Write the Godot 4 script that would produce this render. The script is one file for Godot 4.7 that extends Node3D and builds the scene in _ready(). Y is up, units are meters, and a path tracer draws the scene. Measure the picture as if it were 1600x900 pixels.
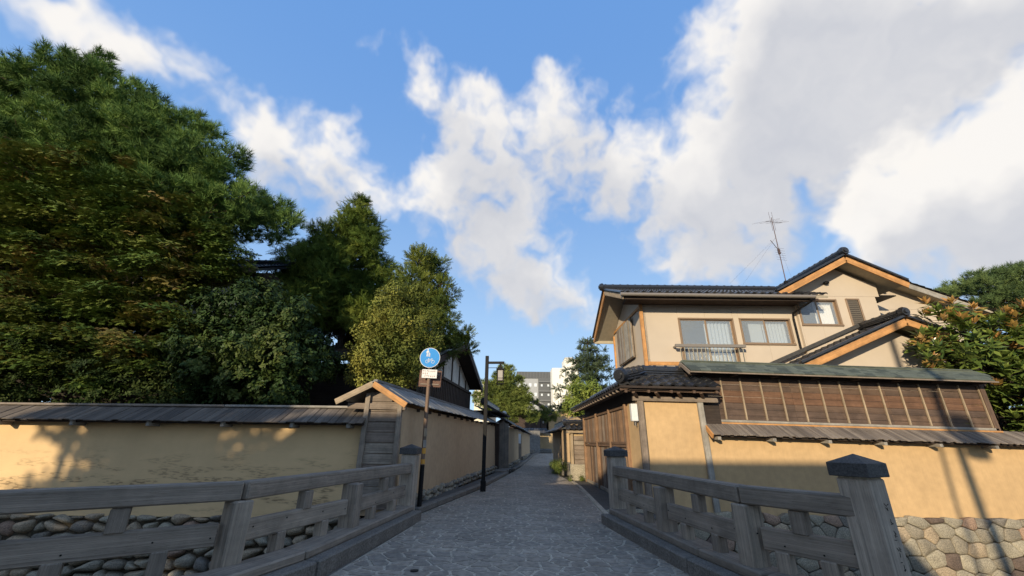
extends Node3D
# A stone paved lane between earthen garden walls, seen from a small canal bridge in low evening sun.

# ---------------------------------------------------------------- mesh building
class MB:
	var v := PackedVector3Array()
	var n := PackedVector3Array()
	var u := PackedVector2Array()
	func tri(a: Vector3, b: Vector3, c: Vector3, ua := Vector2.ZERO, ub := Vector2.ZERO, uc := Vector2.ZERO) -> void:
		var m := (b - a).cross(c - a).normalized()
		v.push_back(a); v.push_back(c); v.push_back(b)
		n.push_back(m); n.push_back(m); n.push_back(m)
		u.push_back(ua); u.push_back(uc); u.push_back(ub)
	func quad(a: Vector3, b: Vector3, c: Vector3, d: Vector3, uu := []) -> void:
		var w: Array = uu
		if w.is_empty():
			var lx := (b - a).length()
			var ly := (d - a).length()
			w = [Vector2.ZERO, Vector2(lx, 0), Vector2(lx, ly), Vector2(0, ly)]
		tri(a, b, c, w[0], w[1], w[2])
		tri(a, c, d, w[0], w[2], w[3])
	func out4(a: Vector3, b: Vector3, c: Vector3, d: Vector3, mid: Vector3, w: Array) -> void:
		if (b - a).cross(c - a).dot(a + b + c + d - mid * 4.0) < 0.0:
			quad(a, d, c, b, [w[0], w[3], w[2], w[1]])
		else:
			quad(a, b, c, d, w)
	# a chamfered box of size s in the frame t; U runs along its longest side
	func box(t: Transform3D, s: Vector3, bev := 0.008, uo := Vector2.ZERO) -> void:
		var h := s * 0.5
		var b := minf(bev, minf(h.x, minf(h.y, h.z)) * 0.6)
		var big := 0
		if s.y > s.x and s.y >= s.z: big = 1
		elif s.z > s.x: big = 2
		var mid := t.origin
		for k in 3:
			var i := (k + 1) % 3
			var j := (k + 2) % 3
			var ua := i
			var va := j
			if j == big: ua = j; va = i
			for sg in [-1.0, 1.0]:
				var p := []
				var w := []
				for q in [[-1.0, -1.0], [1.0, -1.0], [1.0, 1.0], [-1.0, 1.0]]:
					var o := Vector3.ZERO
					o[k] = sg * h[k]; o[i] = q[0] * (h[i] - b); o[j] = q[1] * (h[j] - b)
					p.push_back(t * o)
					w.push_back(uo + Vector2(o[ua], o[va] + k * 0.37 + sg * 0.11))
				out4(p[0], p[1], p[2], p[3], mid, w)
			if b > 0.0:
				for si in [-1.0, 1.0]:
					for sj in [-1.0, 1.0]:
						var e := []
						var w2 := []
						for q in [[0, -1.0], [1, -1.0], [1, 1.0], [0, 1.0]]:
							var o := Vector3.ZERO
							o[k] = q[1] * (h[k] - b)
							o[i] = si * (h[i] - (b if q[0] == 0 else 0.0))
							o[j] = sj * (h[j] - (b if q[0] == 1 else 0.0))
							e.push_back(t * o)
							w2.push_back(uo + Vector2(o[big], o[(big + 1) % 3]))
						out4(e[0], e[1], e[2], e[3], mid, w2)
		if b > 0.0:
			for sx in [-1.0, 1.0]:
				for sy in [-1.0, 1.0]:
					for sz in [-1.0, 1.0]:
						var sgn := Vector3(sx, sy, sz)
						var c := []
						for k in 3:
							var o := sgn * (h - Vector3(b, b, b))
							o[k] = sgn[k] * h[k]
							c.push_back(t * o)
						if (c[1] - c[0]).cross(c[2] - c[0]).dot(c[0] - mid) < 0.0:
							tri(c[0], c[2], c[1], uo, uo, uo)
						else:
							tri(c[0], c[1], c[2], uo, uo, uo)
	func tube(pts: PackedVector3Array, rad: PackedFloat32Array, sides := 7, cap := true) -> void:
		var rings := []
		var up := Vector3(0.13, 0.2, 0.97).normalized()
		var along := 0.0
		for q in pts.size():
			var d := (pts[mini(q + 1, pts.size() - 1)] - pts[maxi(q - 1, 0)]).normalized()
			if absf(d.dot(up)) > 0.95: up = Vector3(0.97, 0.1, 0.2).normalized()
			var x := up.cross(d).normalized()
			var y := d.cross(x)
			if q > 0: along += pts[q].distance_to(pts[q - 1])
			var ring := []
			for k in sides + 1:
				var a := TAU * k / sides
				var o := x * cos(a) + y * sin(a)
				ring.push_back([pts[q] + o * rad[q], o, Vector2(along, a / TAU * maxf(0.12, rad[0] * 5.0))])
			rings.push_back(ring)
		for q in pts.size() - 1:
			for k in sides:
				for f in [[rings[q][k], rings[q][k + 1], rings[q + 1][k + 1]], [rings[q][k], rings[q + 1][k + 1], rings[q + 1][k]]]:
					for w in [f[0], f[2], f[1]]:
						v.push_back(w[0]); n.push_back(w[1]); u.push_back(w[2])
		if cap:
			for k in sides:
				tri(rings[-1][k][0], rings[-1][k + 1][0], pts[-1])
				tri(rings[0][k + 1][0], rings[0][k][0], pts[0])
	# faces given by index, with smoothed normals
	func smooth(p: PackedVector3Array, idx: PackedInt32Array, uv := PackedVector2Array()) -> void:
		var nn := PackedVector3Array()
		nn.resize(p.size())
		for k in range(0, idx.size(), 3):
			var m := (p[idx[k + 1]] - p[idx[k]]).cross(p[idx[k + 2]] - p[idx[k]])
			for q in 3: nn[idx[k + q]] += m
		for k in range(0, idx.size(), 3):
			for q in [0, 2, 1]:
				var w := idx[k + q]
				v.push_back(p[w]); n.push_back(nn[w].normalized())
				u.push_back(uv[w] if uv.size() else Vector2(p[w].x, p[w].y))
	func mesh() -> ArrayMesh:
		var a := []
		a.resize(Mesh.ARRAY_MAX)
		a[Mesh.ARRAY_VERTEX] = v; a[Mesh.ARRAY_NORMAL] = n; a[Mesh.ARRAY_TEX_UV] = u
		var m := ArrayMesh.new()
		m.add_surface_from_arrays(Mesh.PRIMITIVE_TRIANGLES, a)
		return m

var rng := RandomNumberGenerator.new()
var M := {}
var T := {}
var meshes := {}

func rnd(a := 0.0, b := 1.0) -> float: return rng.randf_range(a, b)
func pick(a: Array): return a[rng.randi() % a.size()]
func I() -> Transform3D: return Transform3D.IDENTITY
func at(p: Vector3) -> Transform3D: return Transform3D(Basis.IDENTITY, p)

# ---------------------------------------------------------------- objects
func thing(called: String, label: String, category: String, p := Vector3.ZERO, group := "") -> Node3D:
	var o := Node3D.new()
	o.name = called
	add_child(o, true)
	o.position = p
	return tag(o, label, category, group)

func tag(o: Node3D, label: String, category := "", group := "", kind := "") -> Node3D:
	if label: o.set_meta("label", label)
	if category: o.set_meta("category", category)
	if group: o.set_meta("group", group)
	if kind: o.set_meta("kind", kind)
	return o

# a mesh under a parent, placed by its transform in the world
func part(called: String, mesh: Mesh, mat: Material, parent: Node, xf := Transform3D.IDENTITY) -> MeshInstance3D:
	var o := MeshInstance3D.new()
	o.name = called
	o.mesh = mesh
	o.material_override = mat
	var rel := xf
	if parent != self: rel = (parent as Node3D).global_transform.affine_inverse() * xf
	o.transform = rel
	parent.add_child(o, true)
	return o

func struct(called: String, mesh: Mesh, mat: Material) -> MeshInstance3D:
	var o := part(called, mesh, mat, self)
	o.set_meta("kind", "structure")
	return o

func stuff(o: Node) -> void: o.set_meta("kind", "stuff")

func copy_of(o: Node3D, label := "") -> Node3D:
	var c: Node3D = o.duplicate()
	c.name = o.name
	add_child(c, true)
	if label: c.set_meta("label", label)
	return c

# shared chamfered boxes
func bm(s: Vector3, bev := 0.006, variant := 0) -> ArrayMesh:
	var key := "%d_%d_%d_%d_%d" % [roundi(s.x * 1000), roundi(s.y * 1000), roundi(s.z * 1000), roundi(bev * 10000), variant]
	if not meshes.has(key):
		var m := MB.new()
		m.box(I(), s, bev, Vector2(variant * 0.731, variant * 0.217))
		meshes[key] = m.mesh()
	return meshes[key]

# frame whose x axis runs from a to b
func along(a: Vector3, b: Vector3, up := Vector3.UP) -> Transform3D:
	var x := (b - a).normalized()
	if absf(x.dot(up)) > 0.98: up = Vector3(0, 0, 1)
	var z := x.cross(up).normalized()
	return Transform3D(Basis(x, z.cross(x), z), (a + b) * 0.5)

# a beam from a to b, h tall and w wide
func beam(called: String, a: Vector3, b: Vector3, h: float, w: float, mat: Material, parent: Node, up := Vector3.UP, bev := 0.006, variant := -1) -> MeshInstance3D:
	return part(called, bm(Vector3(snappedf(a.distance_to(b), 0.002), h, w), bev, variant if variant >= 0 else rng.randi() % 4), mat, parent, along(a, b, up))

func block(called: String, c: Vector3, s: Vector3, mat: Material, parent: Node, bev := 0.006, turn := 0.0) -> MeshInstance3D:
	return part(called, bm(s, bev, rng.randi() % 4), mat, parent, Transform3D(Basis(Vector3.UP, turn), c))

func quad_mesh(a: Vector3, b: Vector3, c: Vector3, d: Vector3) -> ArrayMesh:
	var m := MB.new()
	m.quad(a, b, c, d)
	return m.mesh()

# a solid prism: a polygon (x,y) pushed back along z by depth, in frame t
func prism(poly: PackedVector2Array, depth: float, t := Transform3D.IDENTITY) -> ArrayMesh:
	var m := MB.new()
	poly = ccw(poly)
	var ix := Geometry2D.triangulate_polygon(poly)
	for k in range(0, ix.size(), 3):
		var p := []
		for q in 3: p.push_back(poly[ix[k + q]])
		if (p[1] - p[0]).cross(p[2] - p[0]) < 0.0: p.reverse()
		m.tri(t * Vector3(p[0].x, p[0].y, 0), t * Vector3(p[1].x, p[1].y, 0), t * Vector3(p[2].x, p[2].y, 0), p[0], p[1], p[2])
		m.tri(t * Vector3(p[0].x, p[0].y, -depth), t * Vector3(p[2].x, p[2].y, -depth), t * Vector3(p[1].x, p[1].y, -depth), p[0], p[2], p[1])
	for k in poly.size():
		var a := poly[k]
		var b := poly[(k + 1) % poly.size()]
		m.quad(t * Vector3(a.x, a.y, -depth), t * Vector3(b.x, b.y, -depth), t * Vector3(b.x, b.y, 0), t * Vector3(a.x, a.y, 0))
	return m.mesh()

# ---------------------------------------------------------------- textures and materials
func noise(seed_: int, freq: float, oct := 4, type := FastNoiseLite.TYPE_SIMPLEX_SMOOTH) -> FastNoiseLite:
	var f := FastNoiseLite.new()
	f.seed = seed_; f.frequency = freq; f.noise_type = type
	f.fractal_octaves = oct
	if oct == 1: f.fractal_type = FastNoiseLite.FRACTAL_NONE
	return f

func grey(w: int, h: int, f: FastNoiseLite, out_w := 0, out_h := 0) -> PackedByteArray:
	var im := f.get_seamless_image(w, h)
	im.convert(Image.FORMAT_L8)
	if out_w: im.resize(out_w, out_h, Image.INTERPOLATE_CUBIC)
	return im.get_data()

# a grey map; colour maps hold linear shares, stored in sRGB as colour textures are
func tex(data: PackedByteArray, w: int, h: int, colour := true) -> ImageTexture:
	if colour:
		var lut := PackedByteArray()
		lut.resize(256)
		for k in 256: lut[k] = roundi(Color(k / 255.0, 0, 0).linear_to_srgb().r * 255.0)
		for k in data.size(): data[k] = lut[data[k]]
	return ImageTexture.create_from_image(Image.create_from_data(w, h, false, Image.FORMAT_L8, data))

func make_textures() -> void:
	var s := 512
	# wood: grain along U, fine checks, broad streaks
	var fine := grey(24, s, noise(1, 0.11, 3), s, s)
	var broad := grey(12, s, noise(2, 0.018, 3), s, s)
	var crack := grey(10, s, noise(3, 0.05, 2), s, s)
	var fib := grey(96, s, noise(4, 0.3, 2), s, s)
	var wood := PackedByteArray(); wood.resize(s * s)
	var woodh := PackedByteArray(); woodh.resize(s * s)
	for k in s * s:
		var g := 0.60 * broad[k] + 0.25 * fine[k] + 0.15 * fib[k]
		var val := 188.0 + (g - 128.0) * 0.66
		var c := absf(crack[k] - 128.0)
		var cr := 1.0
		if c < 5.0: cr = 0.42 + c * 0.116
		wood[k] = clampi(int(val * cr), 20, 255)
		woodh[k] = clampi(int((0.5 * fine[k] + 0.3 * fib[k] + 50.0) * cr), 0, 255)
	T.wood = tex(wood, s, s); T.woodh = tex(woodh, s, s, false)
	# plaster and stone grain
	var a := grey(s, s, noise(5, 0.012, 4))
	var b := grey(s, s, noise(6, 0.14, 3))
	var c2 := grey(s, s, noise(7, 0.035, 4))
	var stk := grey(s, 12, noise(12, 0.09, 3), s, s)
	var pl := PackedByteArray(); pl.resize(s * s)
	var st := PackedByteArray(); st.resize(s * s)
	var sth := PackedByteArray(); sth.resize(s * s)
	var pv := PackedByteArray(); pv.resize(s * s)
	for k in s * s:
		pl[k] = clampi(int(216.0 + (a[k] - 128.0) * 0.14 + (b[k] - 128.0) * 0.06 + (stk[k] - 128.0) * 0.07), 0, 255)
		st[k] = clampi(int(185.0 + (c2[k] - 128.0) * 0.75 + (b[k] - 128.0) * 0.5), 0, 255)
		sth[k] = clampi(int(0.5 * c2[k] + 0.5 * b[k]), 0, 255)
		pv[k] = clampi(int(205.0 + (a[k] - 128.0) * 0.5 + (b[k] - 128.0) * 0.3 + (c2[k] - 128.0) * 0.25), 0, 255)
	T.plaster = tex(pl, s, s); T.stone = tex(st, s, s); T.stoneh = tex(sth, s, s, false); T.pave = tex(pv, s, s)
	T.grain = tex(b, s, s, false)
	# broad weather stains, multiplied over everything in world space
	var bl := grey(256, 256, noise(8, 0.012, 4))
	var bl2 := grey(256, 256, noise(9, 0.05, 4))
	var blot := PackedByteArray(); blot.resize(256 * 256)
	for k in 256 * 256: blot[k] = clampi(int(222.0 + (bl[k] - 128.0) * 0.38 + (bl2[k] - 128.0) * 0.22), 0, 255)
	T.blotch = tex(blot, 256, 256)
	for k in 256 * 256: blot[k] = clampi(int(238.0 + (bl[k] - 128.0) * 0.13 + (bl2[k] - 128.0) * 0.05), 0, 255)
	T.haze = tex(blot, 256, 256)
	# plaster scuffs: small dark scratches low on a wall, in drifts
	var sc := PackedByteArray(); sc.resize(s * s)
	var f1 := grey(s, s, noise(10, 0.09, 3))
	var f2 := grey(s, s, noise(11, 0.012, 3))
	for k in s * s:
		var y: int = k / s
		var low := clampf((y - 150.0) / 200.0, 0.0, 1.0) * clampf((505.0 - y) / 60.0, 0.0, 1.0)
		var d := clampf((f2[k] - 134.0) / 34.0, 0.0, 1.0) * low
		var m := 1.0 - 0.42 * d * clampf((f1[k] - 138.0) / 16.0, 0.0, 1.0) - 0.10 * d
		sc[k] = clampi(int(pl[k] * m), 0, 255)
	T.scuffed = tex(sc, s, s)

func mat(key: String, col: Color, o := {}) -> StandardMaterial3D:
	var m := StandardMaterial3D.new()
	m.resource_name = key
	m.albedo_color = col.linear_to_srgb()
	m.roughness = o.get("rough", 0.85)
	m.metallic = o.get("metal", 0.0)
	m.metallic_specular = o.get("spec", 0.4)
	if o.has("tex"):
		m.albedo_texture = T[o.tex]
		var s: Vector3 = o.get("scale", Vector3.ONE)
		m.uv1_scale = s
		if o.get("tri", false):
			m.uv1_triplanar = true
			m.uv1_world_triplanar = o.get("world", true)
			m.uv1_triplanar_sharpness = 4.0
	if o.has("bump"):
		m.heightmap_enabled = true
		m.heightmap_texture = T[o.bump]
		m.heightmap_scale = o.get("depth", 1.0)
	if o.get("stain", false):
		m.detail_enabled = true
		m.detail_albedo = T[o.get("stain_tex", "blotch")]
		m.detail_blend_mode = BaseMaterial3D.BLEND_MODE_MUL
		m.detail_uv_layer = BaseMaterial3D.DETAIL_UV_2
		m.uv2_triplanar = true
		m.uv2_world_triplanar = true
		m.uv2_scale = Vector3.ONE * o.get("stain_scale", 0.35)
	M[key] = m
	return m

func wood(key: String, col: Color, rough := 0.85, depth := 0.25) -> void:
	mat(key, col, {"tex": "wood", "scale": Vector3(0.8, 2.2, 1), "bump": "woodh", "depth": depth, "rough": rough, "stain": true, "stain_scale": 0.6})

func make_materials() -> void:
	for k in 3: wood("grey_wood%d" % k, [Color(0.45, 0.37, 0.285), Color(0.385, 0.315, 0.245), Color(0.53, 0.44, 0.345)][k], 0.85, 0.4)
	wood("rail_dark", Color(0.33, 0.27, 0.21), 0.8, 0.4)
	for k in 3: wood("roof_wood%d" % k, [Color(0.29, 0.235, 0.19), Color(0.22, 0.18, 0.15), Color(0.36, 0.295, 0.235)][k])
	for k in 3: wood("shaded_roof%d" % k, [Color(0.19, 0.155, 0.125), Color(0.14, 0.115, 0.095), Color(0.24, 0.195, 0.155)][k])  # darker roof boards: shade of the overhanging maple put into the colour
	for k in 3: wood("brown_wood%d" % k, [Color(0.36, 0.215, 0.125), Color(0.25, 0.15, 0.09), Color(0.46, 0.29, 0.175)][k])
	for k in 3: wood("dark_wood%d" % k, [Color(0.075, 0.052, 0.04), Color(0.06, 0.043, 0.034), Color(0.09, 0.06, 0.045)][k])
	for k in 3: wood("fence_wood%d" % k, [Color(0.15, 0.10, 0.075), Color(0.12, 0.085, 0.065), Color(0.18, 0.115, 0.08)][k])
	wood("red_wood", Color(0.225, 0.12, 0.072))
	wood("pale_wood", Color(0.52, 0.40, 0.27)); wood("silver_wood", Color(0.46, 0.42, 0.36))
	wood("orange_wood", Color(0.74, 0.37, 0.135), 0.7, 0.1)
	wood("white_board0", Color(0.40, 0.38, 0.35)); wood("white_board1", Color(0.33, 0.31, 0.29)); wood("white_board2", Color(0.47, 0.45, 0.42))
	wood("sign_post", Color(0.26, 0.17, 0.115), 0.7)
	wood("weathered_brown", Color(0.34, 0.265, 0.205))
	for k in 2: wood("shingle%d" % k, [Color(0.165, 0.185, 0.145), Color(0.095, 0.112, 0.092)][k], 0.8)
	mat("plaster", Color(0.63, 0.42, 0.215), {"tex": "plaster", "tri": true, "scale": Vector3.ONE * 0.7, "bump": "grain", "depth": 0.12, "stain": true, "stain_scale": 0.16, "stain_tex": "haze", "rough": 0.95})
	mat("scuffed_plaster", Color(0.74, 0.51, 0.265), {"tex": "scuffed", "scale": Vector3.ONE, "bump": "grain", "depth": 0.1, "stain": true, "stain_scale": 0.2, "stain_tex": "haze", "rough": 0.95})
	mat("lane_plaster", Color(0.58, 0.405, 0.24), {"tex": "plaster", "tri": true, "scale": Vector3.ONE * 0.7, "bump": "grain", "depth": 0.15, "stain": true, "stain_scale": 0.22, "stain_tex": "haze", "rough": 0.95})
	mat("far_plaster", Color(0.50, 0.36, 0.20), {"tex": "plaster", "tri": true, "scale": Vector3.ONE * 0.7, "stain": true, "stain_tex": "haze", "rough": 0.95})
	mat("concrete", Color(0.25, 0.22, 0.185), {"tex": "stone", "tri": true, "scale": Vector3.ONE * 1.6, "bump": "stoneh", "depth": 0.5, "stain": true, "stain_scale": 0.8})
	mat("pale_concrete", Color(0.50, 0.44, 0.33), {"tex": "stone", "tri": true, "scale": Vector3.ONE * 1.2, "bump": "stoneh", "depth": 0.4, "stain": true, "stain_scale": 0.9})
	mat("mortar", Color(0.64, 0.545, 0.42), {"tex": "stone", "tri": true, "scale": Vector3.ONE * 1.4, "bump": "stoneh", "depth": 0.3, "stain": true, "stain_scale": 0.3})
	mat("asphalt", Color(0.12, 0.115, 0.105), {"tex": "stone", "tri": true, "scale": Vector3.ONE * 2.2, "bump": "stoneh", "depth": 0.4, "stain": true, "stain_scale": 0.5})
	mat("soil", Color(0.12, 0.095, 0.06), {"tex": "stone", "tri": true, "scale": Vector3.ONE * 0.8, "bump": "stoneh", "depth": 1.5, "stain": true})
	for k in 4:
		mat("paver%d" % k, [Color(0.375, 0.315, 0.25), Color(0.33, 0.28, 0.225), Color(0.425, 0.355, 0.278), Color(0.36, 0.30, 0.235)][k], {"tex": "pave", "tri": true, "scale": Vector3.ONE * 1.3, "bump": "stoneh", "depth": 0.35, "stain": true, "stain_scale": 0.25, "rough": 0.7})
	var tones := [Color(0.50, 0.435, 0.32), Color(0.57, 0.495, 0.36), Color(0.42, 0.36, 0.265), Color(0.54, 0.36, 0.25), Color(0.22, 0.16, 0.125), Color(0.34, 0.30, 0.245), Color(0.62, 0.48, 0.32), Color(0.25, 0.235, 0.21)]
	for k in tones.size():
		mat("rock%d" % k, tones[k], {"tex": "stone", "tri": true, "scale": Vector3.ONE * 1.7, "bump": "stoneh", "depth": 1.4, "stain": true, "stain_scale": 1.1})
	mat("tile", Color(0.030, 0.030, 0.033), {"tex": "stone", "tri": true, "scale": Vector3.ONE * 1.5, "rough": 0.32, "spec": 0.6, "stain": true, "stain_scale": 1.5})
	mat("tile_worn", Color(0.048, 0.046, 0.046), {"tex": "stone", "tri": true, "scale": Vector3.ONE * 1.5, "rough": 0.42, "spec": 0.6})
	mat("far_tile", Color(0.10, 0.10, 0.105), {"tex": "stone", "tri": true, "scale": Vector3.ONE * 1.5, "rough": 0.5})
	mat("siding", Color(0.53, 0.442, 0.347), { "stain": true, "stain_scale": 0.13, "stain_tex": "haze", "rough": 0.85})
	mat("soffit", Color(0.46, 0.40, 0.30), {"tex": "plaster", "tri": true, "scale": Vector3.ONE * 0.9, "rough": 0.9})
	mat("gutter", Color(0.19, 0.165, 0.14), {"rough": 0.45, "spec": 0.5})
	mat("dark_metal", Color(0.012, 0.011, 0.011), {"rough": 0.6, "spec": 0.3, "tex": "stone", "tri": true})
	mat("cap_metal", Color(0.105, 0.10, 0.095), {"rough": 0.65, "metal": 0.2, "tex": "stone", "tri": true, "scale": Vector3.ONE * 2.0, "bump": "stoneh", "depth": 0.6, "stain": true, "stain_scale": 2.0})
	mat("bronze_frame", Color(0.27, 0.185, 0.12), {"rough": 0.45, "metal": 0.3})
	mat("pale_metal", Color(0.48, 0.41, 0.28), {"rough": 0.4, "metal": 0.4})
	mat("antenna_metal", Color(0.11, 0.07, 0.06), {"rough": 0.5, "metal": 0.5})
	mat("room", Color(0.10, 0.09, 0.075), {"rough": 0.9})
	mat("sheer", Color(0.30, 0.34, 0.37), {"rough": 0.95})  # sheer cloth; its bluish tint stands in for reflected sky
	mat("curtain", Color(0.66, 0.65, 0.62), {"rough": 0.95})
	mat("white_paint", Color(0.78, 0.77, 0.74), {"tex": "plaster", "tri": true, "scale": Vector3.ONE * 2.0, "rough": 0.5})
	mat("white_plaster", Color(0.72, 0.70, 0.64), {"tex": "plaster", "tri": true, "scale": Vector3.ONE * 0.8, "rough": 0.9, "stain": true})
	mat("sign_blue", Color(0.045, 0.30, 0.72), {"rough": 0.35, "tex": "plaster", "tri": true, "scale": Vector3.ONE * 3.0})
	mat("sign_brown", Color(0.17, 0.085, 0.055), {"rough": 0.5, "tex": "stone", "tri": true})
	mat("sign_ink", Color(0.35, 0.20, 0.14), {"rough": 0.7})
	mat("sticker_orange", Color(0.62, 0.30, 0.05), {"rough": 0.6})
	mat("lamp_paper", Color(0.34, 0.31, 0.28), {"rough": 0.4})
	mat("bark", Color(0.11, 0.085, 0.065), {"tex": "wood", "scale": Vector3(0.9, 2.5, 1), "bump": "woodh", "depth": 2.5})
	mat("red_bark", Color(0.24, 0.15, 0.10), {"tex": "wood", "scale": Vector3(0.9, 2.5, 1), "bump": "woodh", "depth": 2.0})
	mat("ink", Color(0.02, 0.018, 0.016), {"rough": 0.9})
	var glass := StandardMaterial3D.new()
	glass.albedo_color = Color(0.9, 0.95, 1.0, 0.12)
	glass.transparency = BaseMaterial3D.TRANSPARENCY_ALPHA
	glass.roughness = 0.03; glass.metallic_specular = 0.75
	M.glass = glass
	var water := mat("water", Color(0.03, 0.035, 0.03), {"rough": 0.08, "spec": 0.5, "bump": "stoneh", "depth": 0.6, "tex": "pave", "tri": true, "scale": Vector3.ONE * 0.5})
	water.resource_name = "water"

func leaf_mat(key: String, rough := 0.55, back := 0.35, spec := 0.4) -> void:
	var m := StandardMaterial3D.new()
	m.resource_name = key
	m.vertex_color_use_as_albedo = true
	m.roughness = rough
	m.metallic_specular = spec
	m.backlight_enabled = back > 0.0
	m.backlight = Color(back, back, back)
	M[key] = m

# ---------------------------------------------------------------- sky: air and clouds
var cloud_a := []
var cloud_b := []
var sky_w := 2304
var sky_h := 1152
var n_big: FastNoiseLite
var n_mid: FastNoiseLite
var n_warp: FastNoiseLite
var n_gap: FastNoiseLite

func blob(to: Array, az: float, el: float, r: float, s: float) -> void:
	var a := deg_to_rad(az)
	var e := deg_to_rad(el)
	to.push_back([Vector3(sin(a) * cos(e), sin(e), -cos(a) * cos(e)), cos(deg_to_rad(r) * 2.0), 1.0 / (1.0 - cos(deg_to_rad(r))), s])

# the banks' cover on a coarse grid over the upper sky, read back smoothly
const GW := 480
const GH := 122
var grid_a := PackedFloat32Array()
var grid_b := PackedFloat32Array()
func grid_of(list: Array) -> PackedFloat32Array:
	var g := PackedFloat32Array()
	g.resize(GW * GH)
	for y in GH:
		var th := PI * 0.5 * y / (GH - 2)
		for x in GW:
			var ph := TAU * x / GW
			var d := Vector3(sin(ph) * sin(th), cos(th), -cos(ph) * sin(th))
			var c := 0.0
			for b in list:
				var q: float = d.dot(b[0])
				if q > b[1]: c += b[3] * exp(-(1.0 - q) * b[2] * 0.9)
			g[y * GW + x] = c
	return g

func cover(g: PackedFloat32Array, d: Vector3) -> float:
	var fx := fposmod(atan2(d.x, -d.z) / TAU, 1.0) * GW
	var fy := clampf(acos(clampf(d.y, -1.0, 1.0)) / (PI * 0.5) * (GH - 2), 0.0, GH - 1.001)
	var x0 := int(fx) % GW
	var y0 := int(fy)
	var x1 := (x0 + 1) % GW
	var tx := fx - int(fx)
	var ty := fy - y0
	var r0 := y0 * GW
	return lerpf(lerpf(g[r0 + x0], g[r0 + x1], tx), lerpf(g[r0 + GW + x0], g[r0 + GW + x1], tx), ty)

func sky_row(y: int) -> PackedByteArray:
	var row := PackedFloat32Array()
	row.resize(sky_w * 4)
	var th := PI * (y + 0.5) / sky_h
	var dy := cos(th)
	var s := sin(th)
	var e := clampf(dy, 0.0, 1.0)
	# clear air: deep blue overhead, paler towards the horizon
	var air := Vector3(0.082, 0.188, 0.410).lerp(Vector3(0.375, 0.525, 0.655), pow(1.0 - e, 2.5))
	var x := 0
	while x < sky_w:
		var ph := TAU * (x + 0.5) / sky_w
		var d := Vector3(sin(ph) * s, dy, -cos(ph) * s)
		var col := air
		var inside := smoothstep(0.42, 0.62, d.dot(Vector3(0.0, 0.42, -0.907)))
		var w := Vector3(n_warp.get_noise_3dv(d), n_warp.get_noise_3dv(d + Vector3(7, 3, 1)), n_warp.get_noise_3dv(d + Vector3(2, 9, 5)))
		var dw := (d + w * 0.045).normalized()
		# beyond the modelled banks, out of view, heavier noise cloud whitens the sky light
		var unseen_cover := 0.0
		if inside < 1.0: unseen_cover = clampf(n_gap.get_noise_3dv(d) * 2.2 + 0.9, 0.0, 1.5) * (1.0 - inside)
		var ca := cover(grid_a, dw) + unseen_cover
		var cb := cover(grid_b, dw)
		if ca > 0.12 or cb > 0.12:
			var f := n_mid.get_noise_3dv(d + w * 0.05)
			var g := n_big.get_noise_3dv(d * 1.7 + w * 0.06)
			var up := (dw + Vector3(-0.035, 0.13, 0.0)).normalized()
			for layer in 2:
				var dens := (ca if layer == 0 else cb) * (0.86 + 0.5 * g) + f * 0.78 + g * 0.20 - 0.50
				if dens <= -0.05: continue
				var al := smoothstep(-0.05, 1.35, dens)
				var above := cover(grid_a, up) + unseen_cover if layer == 0 else cover(grid_b, up)
				var lit := 1.0 - smoothstep(0.35, 2.3, above) * 0.85
				lit = clampf(lit + n_big.get_noise_3dv(dw) * 0.22 + f * 0.20, 0.0, 1.0)
				col = col.lerp(Vector3(0.345, 0.352, 0.378).lerp(Vector3(0.545, 0.526, 0.502), lit), al * 0.97)
		# finer where the banks are, coarser in the rest of the sky
		for q in (1 if inside > 0.0 else 4):
			if x < sky_w:
				row[x * 4] = col.x; row[x * 4 + 1] = col.y; row[x * 4 + 2] = col.z; row[x * 4 + 3] = 1.0
			x += 1
	return row.to_byte_array()

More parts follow.
